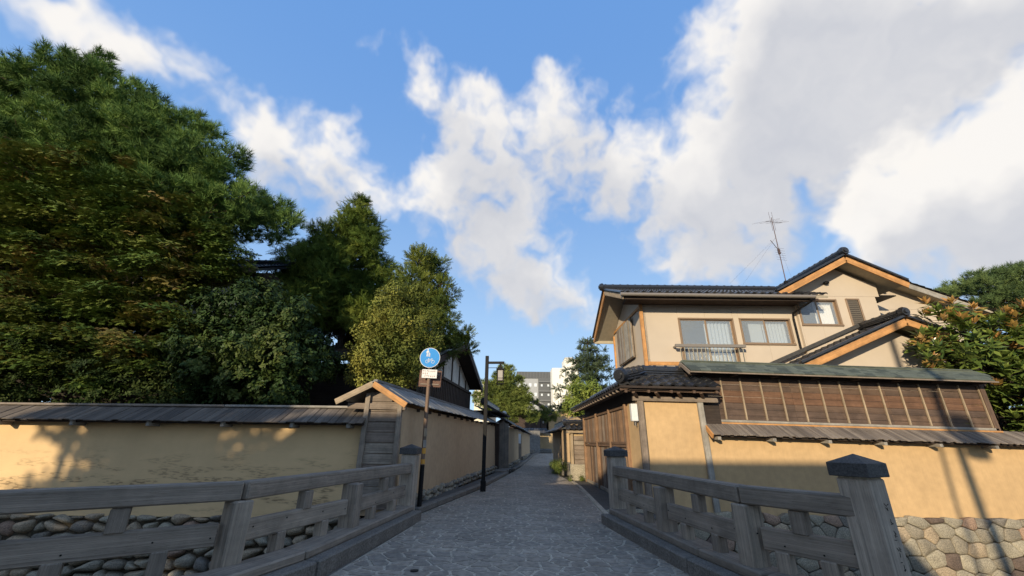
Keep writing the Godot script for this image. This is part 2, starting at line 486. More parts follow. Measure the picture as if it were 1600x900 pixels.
func make_sky() -> PanoramaSkyMaterial:
	n_big = noise(21, 5.0, 3); n_mid = noise(22, 6.5, 6); n_warp = noise(23, 9.0, 4); n_gap = noise(24, 1.6, 3)
	n_mid.fractal_gain = 0.62
	# the big bank on the right, then the broken clouds over the lane, then those behind the pines
	blob(cloud_a, 42, 46, 7.1, 1.30); blob(cloud_a, 50, 41, 7.4, 1.30); blob(cloud_a, 56, 37, 6.6, 1.30); blob(cloud_a, 62, 38, 5.5, 1.17)
	blob(cloud_a, 38, 40, 7.3, 1.30); blob(cloud_a, 45, 34, 8.3, 1.43); blob(cloud_a, 50, 31, 6.1, 1.04); blob(cloud_a, 34, 33, 6.1, 1.17)
	blob(cloud_a, 39, 28, 7.0, 1.17); blob(cloud_a, 29, 31, 5.8, 1.17); blob(cloud_a, 25, 26, 4.7, 1.17); blob(cloud_a, 29, 24, 4.5, 0.91)
	blob(cloud_a, 34, 22, 4.2, 1.04); blob(cloud_a, 44, 52, 7.0, 0.9)
	blob(cloud_a, 17, 38, 6.6, 1.0); blob(cloud_a, 11, 42, 5.6, 0.9); blob(cloud_a, 6, 46, 3.8, 1.0); blob(cloud_a, 4, 39, 6.0, 1.0)
	blob(cloud_a, 20, 35, 4.7, 0.9); blob(cloud_a, 13, 31, 4.6, 0.7); blob(cloud_a, -5, 44, 5.8, 1.0); blob(cloud_a, -13, 46, 4.2, 0.9)
	blob(cloud_a, -17, 49, 2.9, 0.7); blob(cloud_a, -9, 40, 4.5, 0.7); blob(cloud_a, -19, 46, 2.9, 0.6)
	blob(cloud_a, -7, 35, 6.2, 1.1); blob(cloud_a, -12, 33, 5.4, 0.9); blob(cloud_a, -2, 30, 5.8, 1.0); blob(cloud_a, 2, 25, 5.0, 1.0)
	blob(cloud_a, -3, 24, 4.4, 0.9); blob(cloud_a, 7, 23, 3.4, 0.9); blob(cloud_a, -19, 32, 3.4, 0.8); blob(cloud_a, -23, 32, 2.8, 0.6)
	blob(cloud_a, 10, 19, 4.4, 1.0); blob(cloud_a, 4, 21, 4.0, 0.9); blob(cloud_a, 24, 22, 3.4, 0.9); blob(cloud_a, 14, 17, 3.2, 0.8); blob(cloud_a, -8, 27, 4.4, 0.9); blob(cloud_a, 20, 22, 2.4, 0.7); blob(cloud_a, 3, 17, 2.9, 0.5); blob(cloud_a, -3, 18, 1.6, 0.8)
	blob(cloud_a, -33, 33, 6.2, 1.1); blob(cloud_a, -37, 36, 3.4, 0.9); blob(cloud_a, -30, 35, 3.7, 0.8); blob(cloud_a, -31, 29, 5.3, 1.0)
	blob(cloud_a, -28, 39, 2.1, 0.7); blob(cloud_a, -41, 35, 3.6, 0.8); blob(cloud_a, -57, 37, 3.3, 0.9); blob(cloud_a, -54, 37, 3.5, 1.0)
	blob(cloud_a, -50, 38, 3.5, 1.0); blob(cloud_a, -47, 38, 2.6, 0.8); blob(cloud_a, -59, 35, 2.4, 0.7); blob(cloud_a, -26, 49, 1.2, 0.8)
	# the nearer, brighter cloud low on the right
	blob(cloud_b, 56, 26, 6.1, 1.1); blob(cloud_b, 51, 26, 4.8, 1.1); blob(cloud_b, 47, 25, 3.9, 1.0); blob(cloud_b, 44, 24, 3.3, 0.9)
	blob(cloud_b, 53, 20, 6.5, 1.2); blob(cloud_b, 48, 20, 5.3, 1.1); blob(cloud_b, 43, 20, 4.2, 0.9); blob(cloud_b, 60, 28, 4.0, 0.9)
	blob(cloud_b, 54, 15, 5.0, 1.0); blob(cloud_b, 62, 20, 6.0, 1.0)
	grid_a = grid_of(cloud_a)
	grid_b = grid_of(cloud_b)
	var half := sky_h / 2 + 6
	var all := PackedByteArray()
	var last := PackedByteArray()
	for y in sky_h:
		if y < half: last = sky_row(y)
		all.append_array(last)
	var p := PanoramaSkyMaterial.new()
	p.panorama = ImageTexture.create_from_image(Image.create_from_data(sky_w, sky_h, false, Image.FORMAT_RGBAF, all))
	return p

# ---------------------------------------------------------------- stones laid in a plane
func clip(poly: PackedVector2Array, mid: Vector2, dir: Vector2) -> PackedVector2Array:
	var out := PackedVector2Array()
	var c := poly.size()
	for k in c:
		var a := poly[k]
		var b := poly[(k + 1) % c]
		var da := (a - mid).dot(dir)
		var db := (b - mid).dot(dir)
		if da <= 0.0: out.push_back(a)
		if (da < 0.0 and db > 0.0) or (da > 0.0 and db < 0.0): out.push_back(a.lerp(b, da / (da - db)))
	return out

# jittered rows of seeds over a rectangle -> their cells; stretch is the width of a cell over its height
func cells(r: Rect2, size: Vector2, jit: float) -> Array:
	var rows := ceili(r.size.y / size.y)
	var cols := ceili(r.size.x / size.x)
	var pts := {}
	for j in range(-2, rows + 2):
		for i in range(-2, cols + 2):
			pts[Vector2i(i, j)] = Vector2(i + 0.5 + (0.5 if j & 1 else 0.0) + rnd(-jit, jit), j + 0.5 + rnd(-jit, jit) * 0.8)
	var res := []
	for j in range(-1, rows + 1):
		for i in range(-1, cols + 1):
			var p: Vector2 = pts[Vector2i(i, j)]
			var poly := PackedVector2Array([p + Vector2(-1.6, -1.6), p + Vector2(1.6, -1.6), p + Vector2(1.6, 1.6), p + Vector2(-1.6, 1.6)])
			for dj in range(-2, 3):
				for di in range(-2, 3):
					var q = pts.get(Vector2i(i + di, j + dj))
					if q != null and (di != 0 or dj != 0):
						poly = clip(poly, (p + q) * 0.5, q - p)
			if poly.size() < 3: continue
			var o := PackedVector2Array()
			for w in poly: o.push_back(r.position + w * size)
			res.push_back(o)
	return res

func centre(poly: PackedVector2Array) -> Vector2:
	var c := Vector2.ZERO
	for p in poly: c += p
	return c / poly.size()

func ccw(poly: PackedVector2Array) -> PackedVector2Array:
	var s := 0.0
	for k in poly.size(): s += poly[k].cross(poly[(k + 1) % poly.size()])
	if s < 0.0: poly.reverse()
	return poly

# a convex outline drawn in by a distance
func inset(poly: PackedVector2Array, by: float) -> PackedVector2Array:
	poly = ccw(poly.duplicate())
	var out := poly.duplicate()
	for k in poly.size():
		var e := poly[(k + 1) % poly.size()] - poly[k]
		if e.length() < 0.004: continue
		var nor := Vector2(e.y, -e.x).normalized()
		out = clip(out, poly[k] - nor * by, nor)
		if out.size() < 3: return PackedVector2Array()
	var res := PackedVector2Array()
	for k in out.size():
		if out[k].distance_to(out[(k + 1) % out.size()]) > 0.012: res.push_back(out[k])
	return res if res.size() >= 3 else PackedVector2Array()

func rounded(poly: PackedVector2Array, k := 0.25) -> PackedVector2Array:
	var o := PackedVector2Array()
	for q in poly.size():
		var a := poly[q]
		var b := poly[(q + 1) % poly.size()]
		o.push_back(a.lerp(b, k)); o.push_back(a.lerp(b, 1.0 - k))
	return o

# a stone with a rounded face: outline in (x,y), bulging along +z
func rock_mesh(poly: PackedVector2Array, bulge: float, back := 0.09, shoulder := 0.74) -> ArrayMesh:
	var c := centre(poly)
	var p := PackedVector3Array()
	var k := poly.size()
	var tilt := Vector2(rnd(-0.25, 0.25), rnd(-0.25, 0.25)) * bulge * 3.0
	for ring in [[1.0, -back], [0.985, 0.0], [shoulder + 0.1, bulge * 0.62], [shoulder * 0.62, bulge * 0.95]]:
		for q in poly:
			var o: Vector2 = (q - c) * float(ring[0])
			var z: float = ring[1]
			if z > 0.0: z += o.dot(tilt) + rnd(-0.12, 0.12) * bulge
			p.push_back(Vector3(c.x + o.x, c.y + o.y, z))
	p.push_back(Vector3(c.x, c.y, bulge))
	var ix := PackedInt32Array()
	for ring in 3:
		for q in k:
			var a := ring * k + q
			var b := ring * k + (q + 1) % k
			ix.append_array([a, b, b + k, a, b + k, a + k])
	for q in k: ix.append_array([3 * k + q, 3 * k + (q + 1) % k, 4 * k])
	var m := MB.new()
	m.smooth(p, ix)
	return m.mesh()

func paver_into(m: MB, poly: PackedVector2Array, top: float, bev: float) -> void:
	var inner := inset(poly, bev)
	if inner.size() < 3: return
	var c := centre(inner)
	var tl := Vector2(rnd(-0.008, 0.008), rnd(-0.008, 0.008))
	var k := inner.size()
	for q in k:
		var a: Vector3 = Vector3(inner[q].x, top + (inner[q] - c).dot(tl), inner[q].y)
		var b2: Vector2 = inner[(q + 1) % k]
		var b: Vector3 = Vector3(b2.x, top + (b2 - c).dot(tl), b2.y)
		m.tri(Vector3(c.x, top, c.y), b, a)
		var oa := inner[q] + (inner[q] - c).normalized() * bev * 1.2
		var ob := b2 + (b2 - c).normalized() * bev * 1.2
		m.quad(a, b, Vector3(ob.x, top - 0.014, ob.y), Vector3(oa.x, top - 0.014, oa.y))

# ---------------------------------------------------------------- the lane's edges: x of each edge at a given z
var left_edge := [[-4.0, -2.62], [5.66, -2.12], [9.0, -1.80], [9.2, -2.02], [10.03, -1.97], [15.1, -0.97], [20.3, -0.26], [26.5, 0.58], [53.5, 2.97], [67.0, 5.0], [108.0, 12.3]]
var right_edge := [[-4.0, 2.7], [5.8, 2.30], [8.68, 1.84], [8.9, 2.02], [10.0, 2.09], [15.9, 2.46], [18.3, 2.50], [21.0, 2.36], [29.0, 3.05], [53.5, 6.4], [67.0, 8.6], [108.0, 16.5]]
func edge(list: Array, z: float) -> float:
	var d := -z
	for k in list.size() - 1:
		if d <= list[k + 1][0]:
			return lerpf(list[k][1], list[k + 1][1], clampf((d - list[k][0]) / (list[k + 1][0] - list[k][0]), 0.0, 1.0))
	return list[-1][1]
func lane_wall_x(z: float) -> float: return edge(left_edge, z) - 0.5

func build_ground() -> void:
	var m := MB.new()
	var xs := [-400.0, -60.0, -14.0, 0.0, 14.0, 60.0, 400.0]
	var prof := [Vector2(300, -0.03), Vector2(0, -0.03), Vector2(-3.4, -0.03), Vector2(-3.4, -2.6), Vector2(-10.95, -2.6), Vector2(-10.95, -0.03), Vector2(-60, -0.03), Vector2(-420, -0.03)]
	for i in xs.size() - 1:
		for k in prof.size() - 1:
			var a: Vector2 = prof[k]
			var b: Vector2 = prof[k + 1]
			m.quad(Vector3(xs[i], a.y, a.x), Vector3(xs[i + 1], a.y, a.x), Vector3(xs[i + 1], b.y, b.x), Vector3(xs[i], b.y, b.x))
	struct("ground", m.mesh(), M.soil)
	struct("canal_water", quad_mesh(Vector3(-60, -2.0, -3.41), Vector3(60, -2.0, -3.41), Vector3(60, -2.0, -10.9), Vector3(-60, -2.0, -10.9)), M.water)
	var d := MB.new()
	d.box(at(Vector3(0, -0.27, -6.6)), Vector3(5.0, 0.5, 7.4), 0.02)
	struct("bridge_deck", d.mesh(), M.concrete)
	# the lane: a bed of pale mortar with the paving stones standing a little proud of it
	var s := MB.new()
	var zz := [4.0, 0.0, -3.0, -5.7, -8.9, -9.1, -10.0, -12.0, -15.0, -18.3, -21.0, -24.0, -29.0, -36.0, -45.0, -53.5, -60.0, -67.0, -80.0, -108.0]
	for k in zz.size() - 1:
		var a: float = zz[k]
		var b: float = zz[k + 1]
		s.quad(Vector3(edge(left_edge, a), 0, a), Vector3(edge(right_edge, a), 0, a), Vector3(edge(right_edge, b), 0, b), Vector3(edge(left_edge, b), 0, b))
	var lane := struct("lane_paving", s.mesh(), M.mortar)
	var single := 0
	var rest := []
	for k in 4: rest.push_back(MB.new())
	for band in [[-4.6, -13.0, Vector2(0.265, 0.215), 0.0135], [-13.0, -30.0, Vector2(0.31, 0.24), 0.0115], [-30.0, -58.0, Vector2(0.5, 0.38), 0.007], [-58.0, -100.0, Vector2(0.8, 0.7), 0.005]]:
		var lo := 1e9
		var hi := -1e9
		for q in 12:
			var z := lerpf(band[0], band[1], q / 11.0)
			lo = minf(lo, edge(left_edge, z)); hi = maxf(hi, edge(right_edge, z))
		var list := cells(Rect2(lo, band[1], hi - lo, band[0] - band[1]), band[2], 0.46)
		list.sort_custom(func(a, b): return centre(a).y > centre(b).y)
		for poly in list:
			var c := centre(poly)
			if c.y > band[0] or c.y <= band[1]: continue
			if c.x < edge(left_edge, c.y) - 0.1 or c.x > edge(right_edge, c.y) + 0.1: continue
			var cut := PackedVector2Array()
			for w in poly: cut.push_back(Vector2(clampf(w.x, edge(left_edge, w.y) + 0.01, edge(right_edge, w.y) - 0.01), w.y))
			var p := inset(cut, float(band[3]) * rnd(0.5, 1.5))
			if p.size() < 3: continue
			if p.size() < 9 and rng.randf() < 0.6 and band[0] > -20.0: p = rounded(p, 0.14)
			var tone := rng.randi() % 4
			if single < 290 and c.y < -5.2:
				single += 1
				var loc := PackedVector2Array()
				for w in p: loc.push_back(w - c)
				var mb := MB.new()
				paver_into(mb, loc, 0.0, 0.008)
				if mb.v.size(): part("paving_stone", mb.mesh(), M["paver%d" % tone], lane, at(Vector3(c.x, 0.007 + rnd(-0.0015, 0.002), c.y)))
			else:
				paver_into(rest[tone], p, 0.007 + rnd(-0.0015, 0.002), 0.008)
	for k in 4: stuff(part("paving_stones", rest[k].mesh(), M["paver%d" % k], lane))
	# a small round iron cover set in the paving
	var cov := CylinderMesh.new()
	cov.top_radius = 0.05; cov.bottom_radius = 0.05; cov.height = 0.012; cov.radial_segments = 20; cov.rings = 1
	part("drain_cover", cov, M.dark_metal, lane, at(Vector3(-1.16, 0.012, -5.85)))

func build_kerbs() -> void:
	# raised kerb and gutter strip along the foot of the left hand wall
	var root := thing("lane_kerb", "low concrete kerb of long blocks along the foot of the left lane wall", "kerb", Vector3(-2, 0, -10))
	var z := -9.95
	while z > -66.0:
		var ln := 1.2 if z > -24.0 else 3.0
		var a := Vector3(edge(left_edge, z) - 0.10, 0.06, z)
		var b := Vector3(edge(left_edge, z - ln + 0.02) - 0.10, 0.06, z - ln + 0.02)
		if not (z < -21.6 and z > -24.0): beam("kerb_block", a, b, 0.13, 0.18, M.concrete, root, Vector3.UP, 0.02)
		var c := Vector3(edge(left_edge, z) - 0.40, 0.045, z)
		var d := Vector3(edge(left_edge, z - ln) - 0.40, 0.045, z - ln)
		beam("kerb_bed", c, d, 0.1, 0.42, M.asphalt, root, Vector3.UP, 0.01)
		z -= ln
	for k in 3:
		var zz := -22.0 - k * 0.8
		beam("step_slab", Vector3(lane_wall_x(zz) + 0.05, 0.09, zz - 0.38), Vector3(lane_wall_x(zz) + 0.05, 0.09, zz + 0.38), 0.12, 0.62, M.concrete, root)
	# the strip of pale kerb and the asphalt apron before the boarded gate
	var ap := MB.new()
	ap.quad(Vector3(2.2, 0.006, -9.2), Vector3(3.4, 0.006, -9.9), Vector3(3.4, 0.006, -18.5), Vector3(2.56, 0.006, -18.5))
	struct("asphalt_apron", ap.mesh(), M.asphalt)
	var strip := thing("kerb_strip", "pale flush concrete kerb strip edging the apron before the boarded facade", "kerb", Vector3(2.2, 0, -12))
	z = -9.1
	while z > -17.9:
		beam("kerb_block", Vector3(edge(right_edge, z) + 0.06, 0.005, z), Vector3(edge(right_edge, z - 0.98) + 0.06, 0.005, z - 0.98), 0.05, 0.12, M.mortar, strip, Vector3.UP, 0.008)
		z -= 1.0

# ---------------------------------------------------------------- stone revetments of the canal
func build_revetments() -> void:
	var back := MB.new()
	back.box(at(Vector3(-10.0, -1.3, -9.96)), Vector3(15.6, 2.5, 0.5), 0.0)
	var l := thing("canal_revetment", "rounded river cobbles walling the canal below the left garden wall", "stone wall", Vector3(-8, -2.5, -9.7))
	part("rubble_core", back.mesh(), M.soil, l)
	for poly in cells(Rect2(-13.6, -1.62, 11.5, 1.68), Vector2(0.37, 0.21), 0.44):
		var c := centre(poly)
		if c.x < -13.6 or c.x > -2.15 or c.y > 0.02 or c.y < -1.62: continue
		var cut := PackedVector2Array()
		for w in poly: cut.push_back(Vector2(w.x, minf(w.y, 0.0 + 0.035 * sin(w.x * 7.0))))
		var p := inset(cut, rnd(0.012, 0.026))
		if p.size() < 3: continue
		p = rounded(p)
		var loc := PackedVector2Array()
		for w in p: loc.push_back(w - c)
		part("stone", rock_mesh(loc, rnd(0.07, 0.14)), M["rock%d" % pick([0, 0, 1, 1, 1, 2, 6, 3, 6, 1, 6, 5])], l, Transform3D(Basis.from_euler(Vector3(rnd(-0.12, 0.02), rnd(-0.1, 0.1), 0)), Vector3(c.x, c.y, -9.70 + rnd(-0.03, 0.03) - c.y * 0.06)))
	var r := thing("canal_revetment", "squared fieldstones walling the canal below the right garden wall", "stone wall", Vector3(8, -2.5, -10.5))
	var back2 := MB.new()
	back2.box(at(Vector3(10.0, -1.36, -10.8)), Vector3(15.6, 2.5, 0.5), 0.0)
	part("rubble_core", back2.mesh(), M.soil, r)
	for poly in cells(Rect2(2.3, -1.62, 13.0, 1.62), Vector2(0.37, 0.28), 0.36):
		var c := centre(poly)
		if c.x < 2.3 or c.x > 14.6 or c.y > 0.02 or c.y < -1.6: continue
		var cut := PackedVector2Array()
		for w in poly: cut.push_back(Vector2(w.x, minf(w.y, 0.04 - (w.x - 4.6) * 0.012 + 0.02 * sin(w.x * 9.0))))
		var p := inset(cut, rnd(0.003, 0.008))
		if p.size() < 3: continue
		p = rounded(p, 0.11)
		var loc := PackedVector2Array()
		for w in p: loc.push_back(w - c)
		part("stone", rock_mesh(loc, rnd(0.026, 0.048), 0.09, 0.86), M["rock%d" % pick([0, 0, 1, 1, 1, 2, 0, 3, 6, 1, 5, 4, 0, 6, 2])], r, Transform3D(Basis.from_euler(Vector3(rnd(-0.1, 0.0), rnd(-0.05, 0.05), 0)), Vector3(c.x, c.y, -10.50 + rnd(-0.012, 0.012) - c.y * 0.05)))
	# the near bank on the left, out of the sun, and abutment cheeks at the bridge ends
	for s in [-1.0, 1.0]:
		var a := thing("bridge_abutment", "concrete cheek under the %s end of the far bridge kerb" % ("left" if s < 0 else "right"), "abutment", Vector3(s * 2.3, -2.5, -9.6))
		block("cheek", Vector3(s * 2.42, -1.2, -9.75), Vector3(0.9, 2.3, 0.55), M.concrete, a, 0.03)

# ---------------------------------------------------------------- timber parapets of the bridge
func end_post(root: Node3D, p: Vector3, turn: float, top := 1.26, w := 0.32) -> void:
	var b := Basis(Vector3.UP, turn)
	var post := part("end_post", bm(Vector3(w, top - 0.1, w), 0.012, rng.randi() % 4), M.grey_wood2, root, Transform3D(b, Vector3(p.x, (top + 0.1) * 0.5, p.z)))
	part("neck", bm(Vector3(w - 0.03, 0.06, w - 0.03), 0.004, 1), M.pale_concrete, post, Transform3D(b, Vector3(p.x, top - 0.005, p.z)))
	var m := MB.new()
	var hw := w * 0.5 + 0.036
	m.box(at(Vector3(0, 0.06, 0)), Vector3(hw * 2, 0.12, hw * 2), 0.006)
	for k in 4:
		var a := Vector3(hw * [-1, 1, 1, -1][k], 0.118, hw * [1, 1, -1, -1][k])
		var c := Vector3(hw * [1, 1, -1, -1][k], 0.118, hw * [1, -1, -1, 1][k])
		m.tri(a, c, Vector3(0, 0.20, 0))
	part("post_cap", m.mesh(), M.cap_metal, root, Transform3D(b, Vector3(p.x, top + 0.015, p.z)))

func parapet(root: Node3D, pts: Array, side: float, posts: Array) -> void:
	# pts: plan of the rail, far end first; posts: which of them carry a square post
	var n := pts.size()
	for k in n - 1:
		var a: Vector3 = pts[k]
		var b: Vector3 = pts[k + 1]
		var d := (b - a).normalized()
		var cross_ := Vector3(d.z, 0, -d.x)
		# middle rail between the posts, halved into them
		beam("middle_rail", a + d * 0.14 + Vector3(0, 0.555, 0), b - d * 0.08 + Vector3(0, 0.555, 0), 0.215, 0.10, pick([M.grey_wood0, M.grey_wood1]), root, Vector3.UP, 0.012)
		var ln := a.distance_to(b)
		for f in [0.30, 0.68]:
			beam("strut", a + d * ln * f + Vector3(0, 0.235, 0), a + d * ln * f + Vector3(0, 0.46, 0), 0.14, 0.13, pick([M.grey_wood0, M.grey_wood1, M.rail_dark]), root, d, 0.01)
		beam("strut", a + d * ln * 0.5 + Vector3(0, 0.65, 0), a + d * ln * 0.5 + Vector3(0, 0.865, 0), 0.15, 0.13, M.rail_dark, root, d, 0.01)
	var nails := MB.new()
	for k in n - 1:
		var a: Vector3 = pts[k]
		var b: Vector3 = pts[k + 1]
		var d := (b - a).normalized()
		var inward := Vector3(-d.z, 0, d.x) * (1.0 if side < 0.0 else -1.0)
		for f in [0.1, 0.34, 0.66, 0.9]:
			var c := a.lerp(b, f) + Vector3(0, rnd(0.5, 0.6), 0) + inward * -0.052
			nails.tube(PackedVector3Array([c - inward * 0.004, c + inward * 0.006]), PackedFloat32Array([0.009, 0.007]), 6)
			nails.tube(PackedVector3Array([c - inward * -0.1, c + inward * 0.11]), PackedFloat32Array([0.009, 0.007]), 6)
	part("nail_heads", nails.mesh(), M.dark_metal, root)
	for k in posts:
		var p: Vector3 = pts[k]
		var d: Vector3 = (pts[mini(k + 1, n - 1)] - pts[maxi(k - 1, 0)]).normalized()
		beam("post", p + Vector3(0, 0.2, 0), p + Vector3(0, 0.87, 0), 0.20, 0.25, pick([M.grey_wood0, M.grey_wood1]), root, d, 0.014)

func build_parapets() -> void:
	var l := thing("bridge_parapet", "weathered grey timber parapet on the left edge of the bridge", "railing", Vector3(-2.3, 0, -7), "timber bridge parapets")
	var lp := [Vector3(-2.13, 0, -9.2), Vector3(-2.45, 0, -7.0), Vector3(-2.98, 0, -5.0), Vector3(-4.55, 0, -3.86), Vector3(-6.2, 0, -2.7)]
	parapet(l, lp, -1.0, [1, 2, 3])
	var r := thing("bridge_parapet", "weathered grey timber parapet on the right edge of the bridge", "railing", Vector3(2.3, 0, -7), "timber bridge parapets")
	var rp := [Vector3(2.2, 0, -9.05), Vector3(2.38, 0, -6.95), Vector3(2.68, 0, -5.15), Vector3(3.28, 0, -4.25)]
	parapet(r, rp, 1.0, [1, 2])
	# top rails, long square timbers scarfed over the bend
	for q in [[l, lp[0], lp[2]], [l, lp[2], lp[4]], [r, rp[0], rp[2]], [r, rp[2], rp[3]]]:
		var up := Vector3(0, 0.965, 0)
		var dd: Vector3 = (q[2] - q[1]).normalized()
		beam("top_rail", q[1] + up, q[2] + up + dd * 0.02, 0.185, 0.20, M.rail_dark if q[1] == rp[0] or q[1] == rp[2] else M.grey_wood1, q[0], Vector3.UP, 0.016)
	end_post(l, lp[0] + Vector3(0.0, 0, -0.12), -0.1, 1.22, 0.30)
	end_post(r, rp[0] + Vector3(0.02, 0, -0.12), 0.08, 1.22, 0.32)
	end_post(r, rp[3] + Vector3(0.05, 0, 0.03), 0.42, 1.21, 0.27)
	# carved maker's line down the near post, worn strokes only
	var ink := MB.new()
	rng.seed = 77
	var fb := Basis(Vector3.UP, 0.42)
	var fo: Vector3 = rp[3] + Vector3(0.05, 0, 0.03)
	for g in 6:
		var y := 0.98 - g * 0.115
		for s in 4:
			var a := Vector3(rnd(-0.02, 0.02) + 0.045, y + rnd(-0.035, 0.035), 0.1362)
			var ang: float = pick([0.0, 1.4, 0.5, -0.8]) + rnd(-0.2, 0.2)
			ink.box(Transform3D(fb * Basis(Vector3(0, 0, 1), ang), fo + fb * a), Vector3(rnd(0.02, 0.045), 0.005, 0.003), 0.0)
	part("carved_lettering", ink.mesh(), M.ink, r)
	# sills and concrete kerbs under each parapet
	for s in [[l, -1.0, [Vector3(-2.02, 0, -9.3), Vector3(-2.45, 0, -5.6), Vector3(-2.75, 0, -4.6), Vector3(-4.6, 0, -3.0)]], [r, 1.0, [Vector3(2.06, 0, -9.15), Vector3(2.42, 0, -5.9), Vector3(2.62, 0, -4.9), Vector3(3.2, 0, -4.0)]]]:
		var q: Array = s[2]
		for k in q.size() - 1:
			var o := Vector3(s[1] * 0.11, 0.225, 0)
			beam("sill", q[k] + o, q[k + 1] + o, 0.10, 0.36, M.grey_wood1 if s[1] < 0 else M.rail_dark, s[0], Vector3.UP, 0.018)
			var c := Vector3(s[1] * 0.04, 0.05, 0)
			beam("concrete_kerb", q[k] + c, q[k + 1] + c, 0.26, 0.56, M.concrete, s[0], Vector3.UP, 0.02)

# ---------------------------------------------------------------- roofs of boards
# boards running down a slope: ridge line a-b, eave line c-d (same order), laid edge to edge with uneven ends
func board_slope(called: String, root: Node, a: Vector3, b: Vector3, c: Vector3, d: Vector3, width: float, mats: Array, thick := 0.022) -> void:
	var n := maxi(1, roundi(c.distance_to(d) / width))
	for k in n:
		var f := (k + 0.5) / n
		var p := a.lerp(b, f)
		var q := c.lerp(d, f)
		var dirn := (q - p).normalized()
		var wdir := (d - c).normalized()
		var nor := wdir.cross(dirn).normalized()
		if nor.y < 0.0: nor = -nor
		q += dirn * rnd(-0.02, 0.035)
		var o := nor * rnd(0.0, 0.014)
		var wd := a.lerp(b, (k + 1.0) / n).distance_to(a.lerp(b, float(k) / n)) - 0.006
		var wd2 := c.distance_to(d) / n - 0.006
		beam(called, p + o, q + o, thick, snappedf(maxf(wd, wd2), 0.002), pick(mats), root, nor, 0.004)

func build_left_canal_wall() -> void:
	var root := thing("garden_wall", "ochre earthen wall with a board roof standing on the canal cobbles at left", "wall", Vector3(-8, -0.05, -9.9))
	var m := MB.new()
	var x0 := -13.8
	var x1 := -3.30
	# battered face, panel by panel so that the scuffing runs along the lower half
	var n := 5
	for k in n:
		var a := lerpf(x0, x1, float(k) / n)
		var b := lerpf(x0, x1, float(k + 1) / n)
		m.quad(Vector3(a, -0.05, -9.70), Vector3(b, -0.05, -9.70), Vector3(b, 1.98, -9.80), Vector3(a, 1.98, -9.80), [Vector2(a * 0.095 + 0.35, 1), Vector2(b * 0.095 + 0.35, 1), Vector2(b * 0.095 + 0.35, 0), Vector2(a * 0.095 + 0.35, 0)])
	m.quad(Vector3(x1, -0.05, -9.70), Vector3(x1, -0.05, -10.3), Vector3(x1, 1.98, -10.25), Vector3(x1, 1.98, -9.80))
	m.quad(Vector3(x0, 1.98, -9.80), Vector3(x1, 1.98, -9.80), Vector3(x1, 1.98, -10.25), Vector3(x0, 1.98, -10.25))
	m.quad(Vector3(x1, -0.05, -10.3), Vector3(x0, -0.05, -10.3), Vector3(x0, 1.98, -10.25), Vector3(x1, 1.98, -10.25))
	part("plaster_face", m.mesh(), M.scuffed_plaster, root)
	var roof := part("roof", bm(Vector3(10.5, 0.05, 0.12), 0.006, 2), M.roof_wood1, root, at(Vector3(-8.55, 1.86, -9.60)))
	board_slope("roof_board", roof, Vector3(-13.8, 2.20, -10.05), Vector3(-3.28, 2.20, -10.05), Vector3(-13.8, 1.87, -9.42), Vector3(-3.28, 1.85, -9.42), 0.155, [M.shaded_roof0, M.shaded_roof1, M.shaded_roof2, M.shaded_roof0])
	board_slope("back_board", roof, Vector3(-13.8, 2.20, -10.05), Vector3(-3.28, 2.20, -10.05), Vector3(-13.8, 1.85, -10.68), Vector3(-3.28, 1.85, -10.68), 0.52, [M.roof_wood0, M.roof_wood1])
	for k in 3:
		beam("ridge_board", Vector3(-13.8 + k * 3.5, 2.235, -10.05), Vector3(-10.32 + k * 3.5, 2.235, -10.05), 0.05, 0.17, M.silver_wood if k == 2 else M.roof_wood2, root)  # last board paler, standing for light on the ridge end
	for x in [-13.1, -11.45, -9.78, -8.08, -6.42, -4.88, -3.62]:
		var br := beam("bracket", Vector3(x, 1.80, -9.9), Vector3(x, 1.80, -9.47), 0.10, 0.075, M.silver_wood, root, Vector3.UP, 0.006)
		br.name = "bracket"
	beam("eave_beam", Vector3(-13.8, 1.845, -9.56), Vector3(-3.3, 1.835, -9.56), 0.05, 0.06, M.dark_wood0, root)

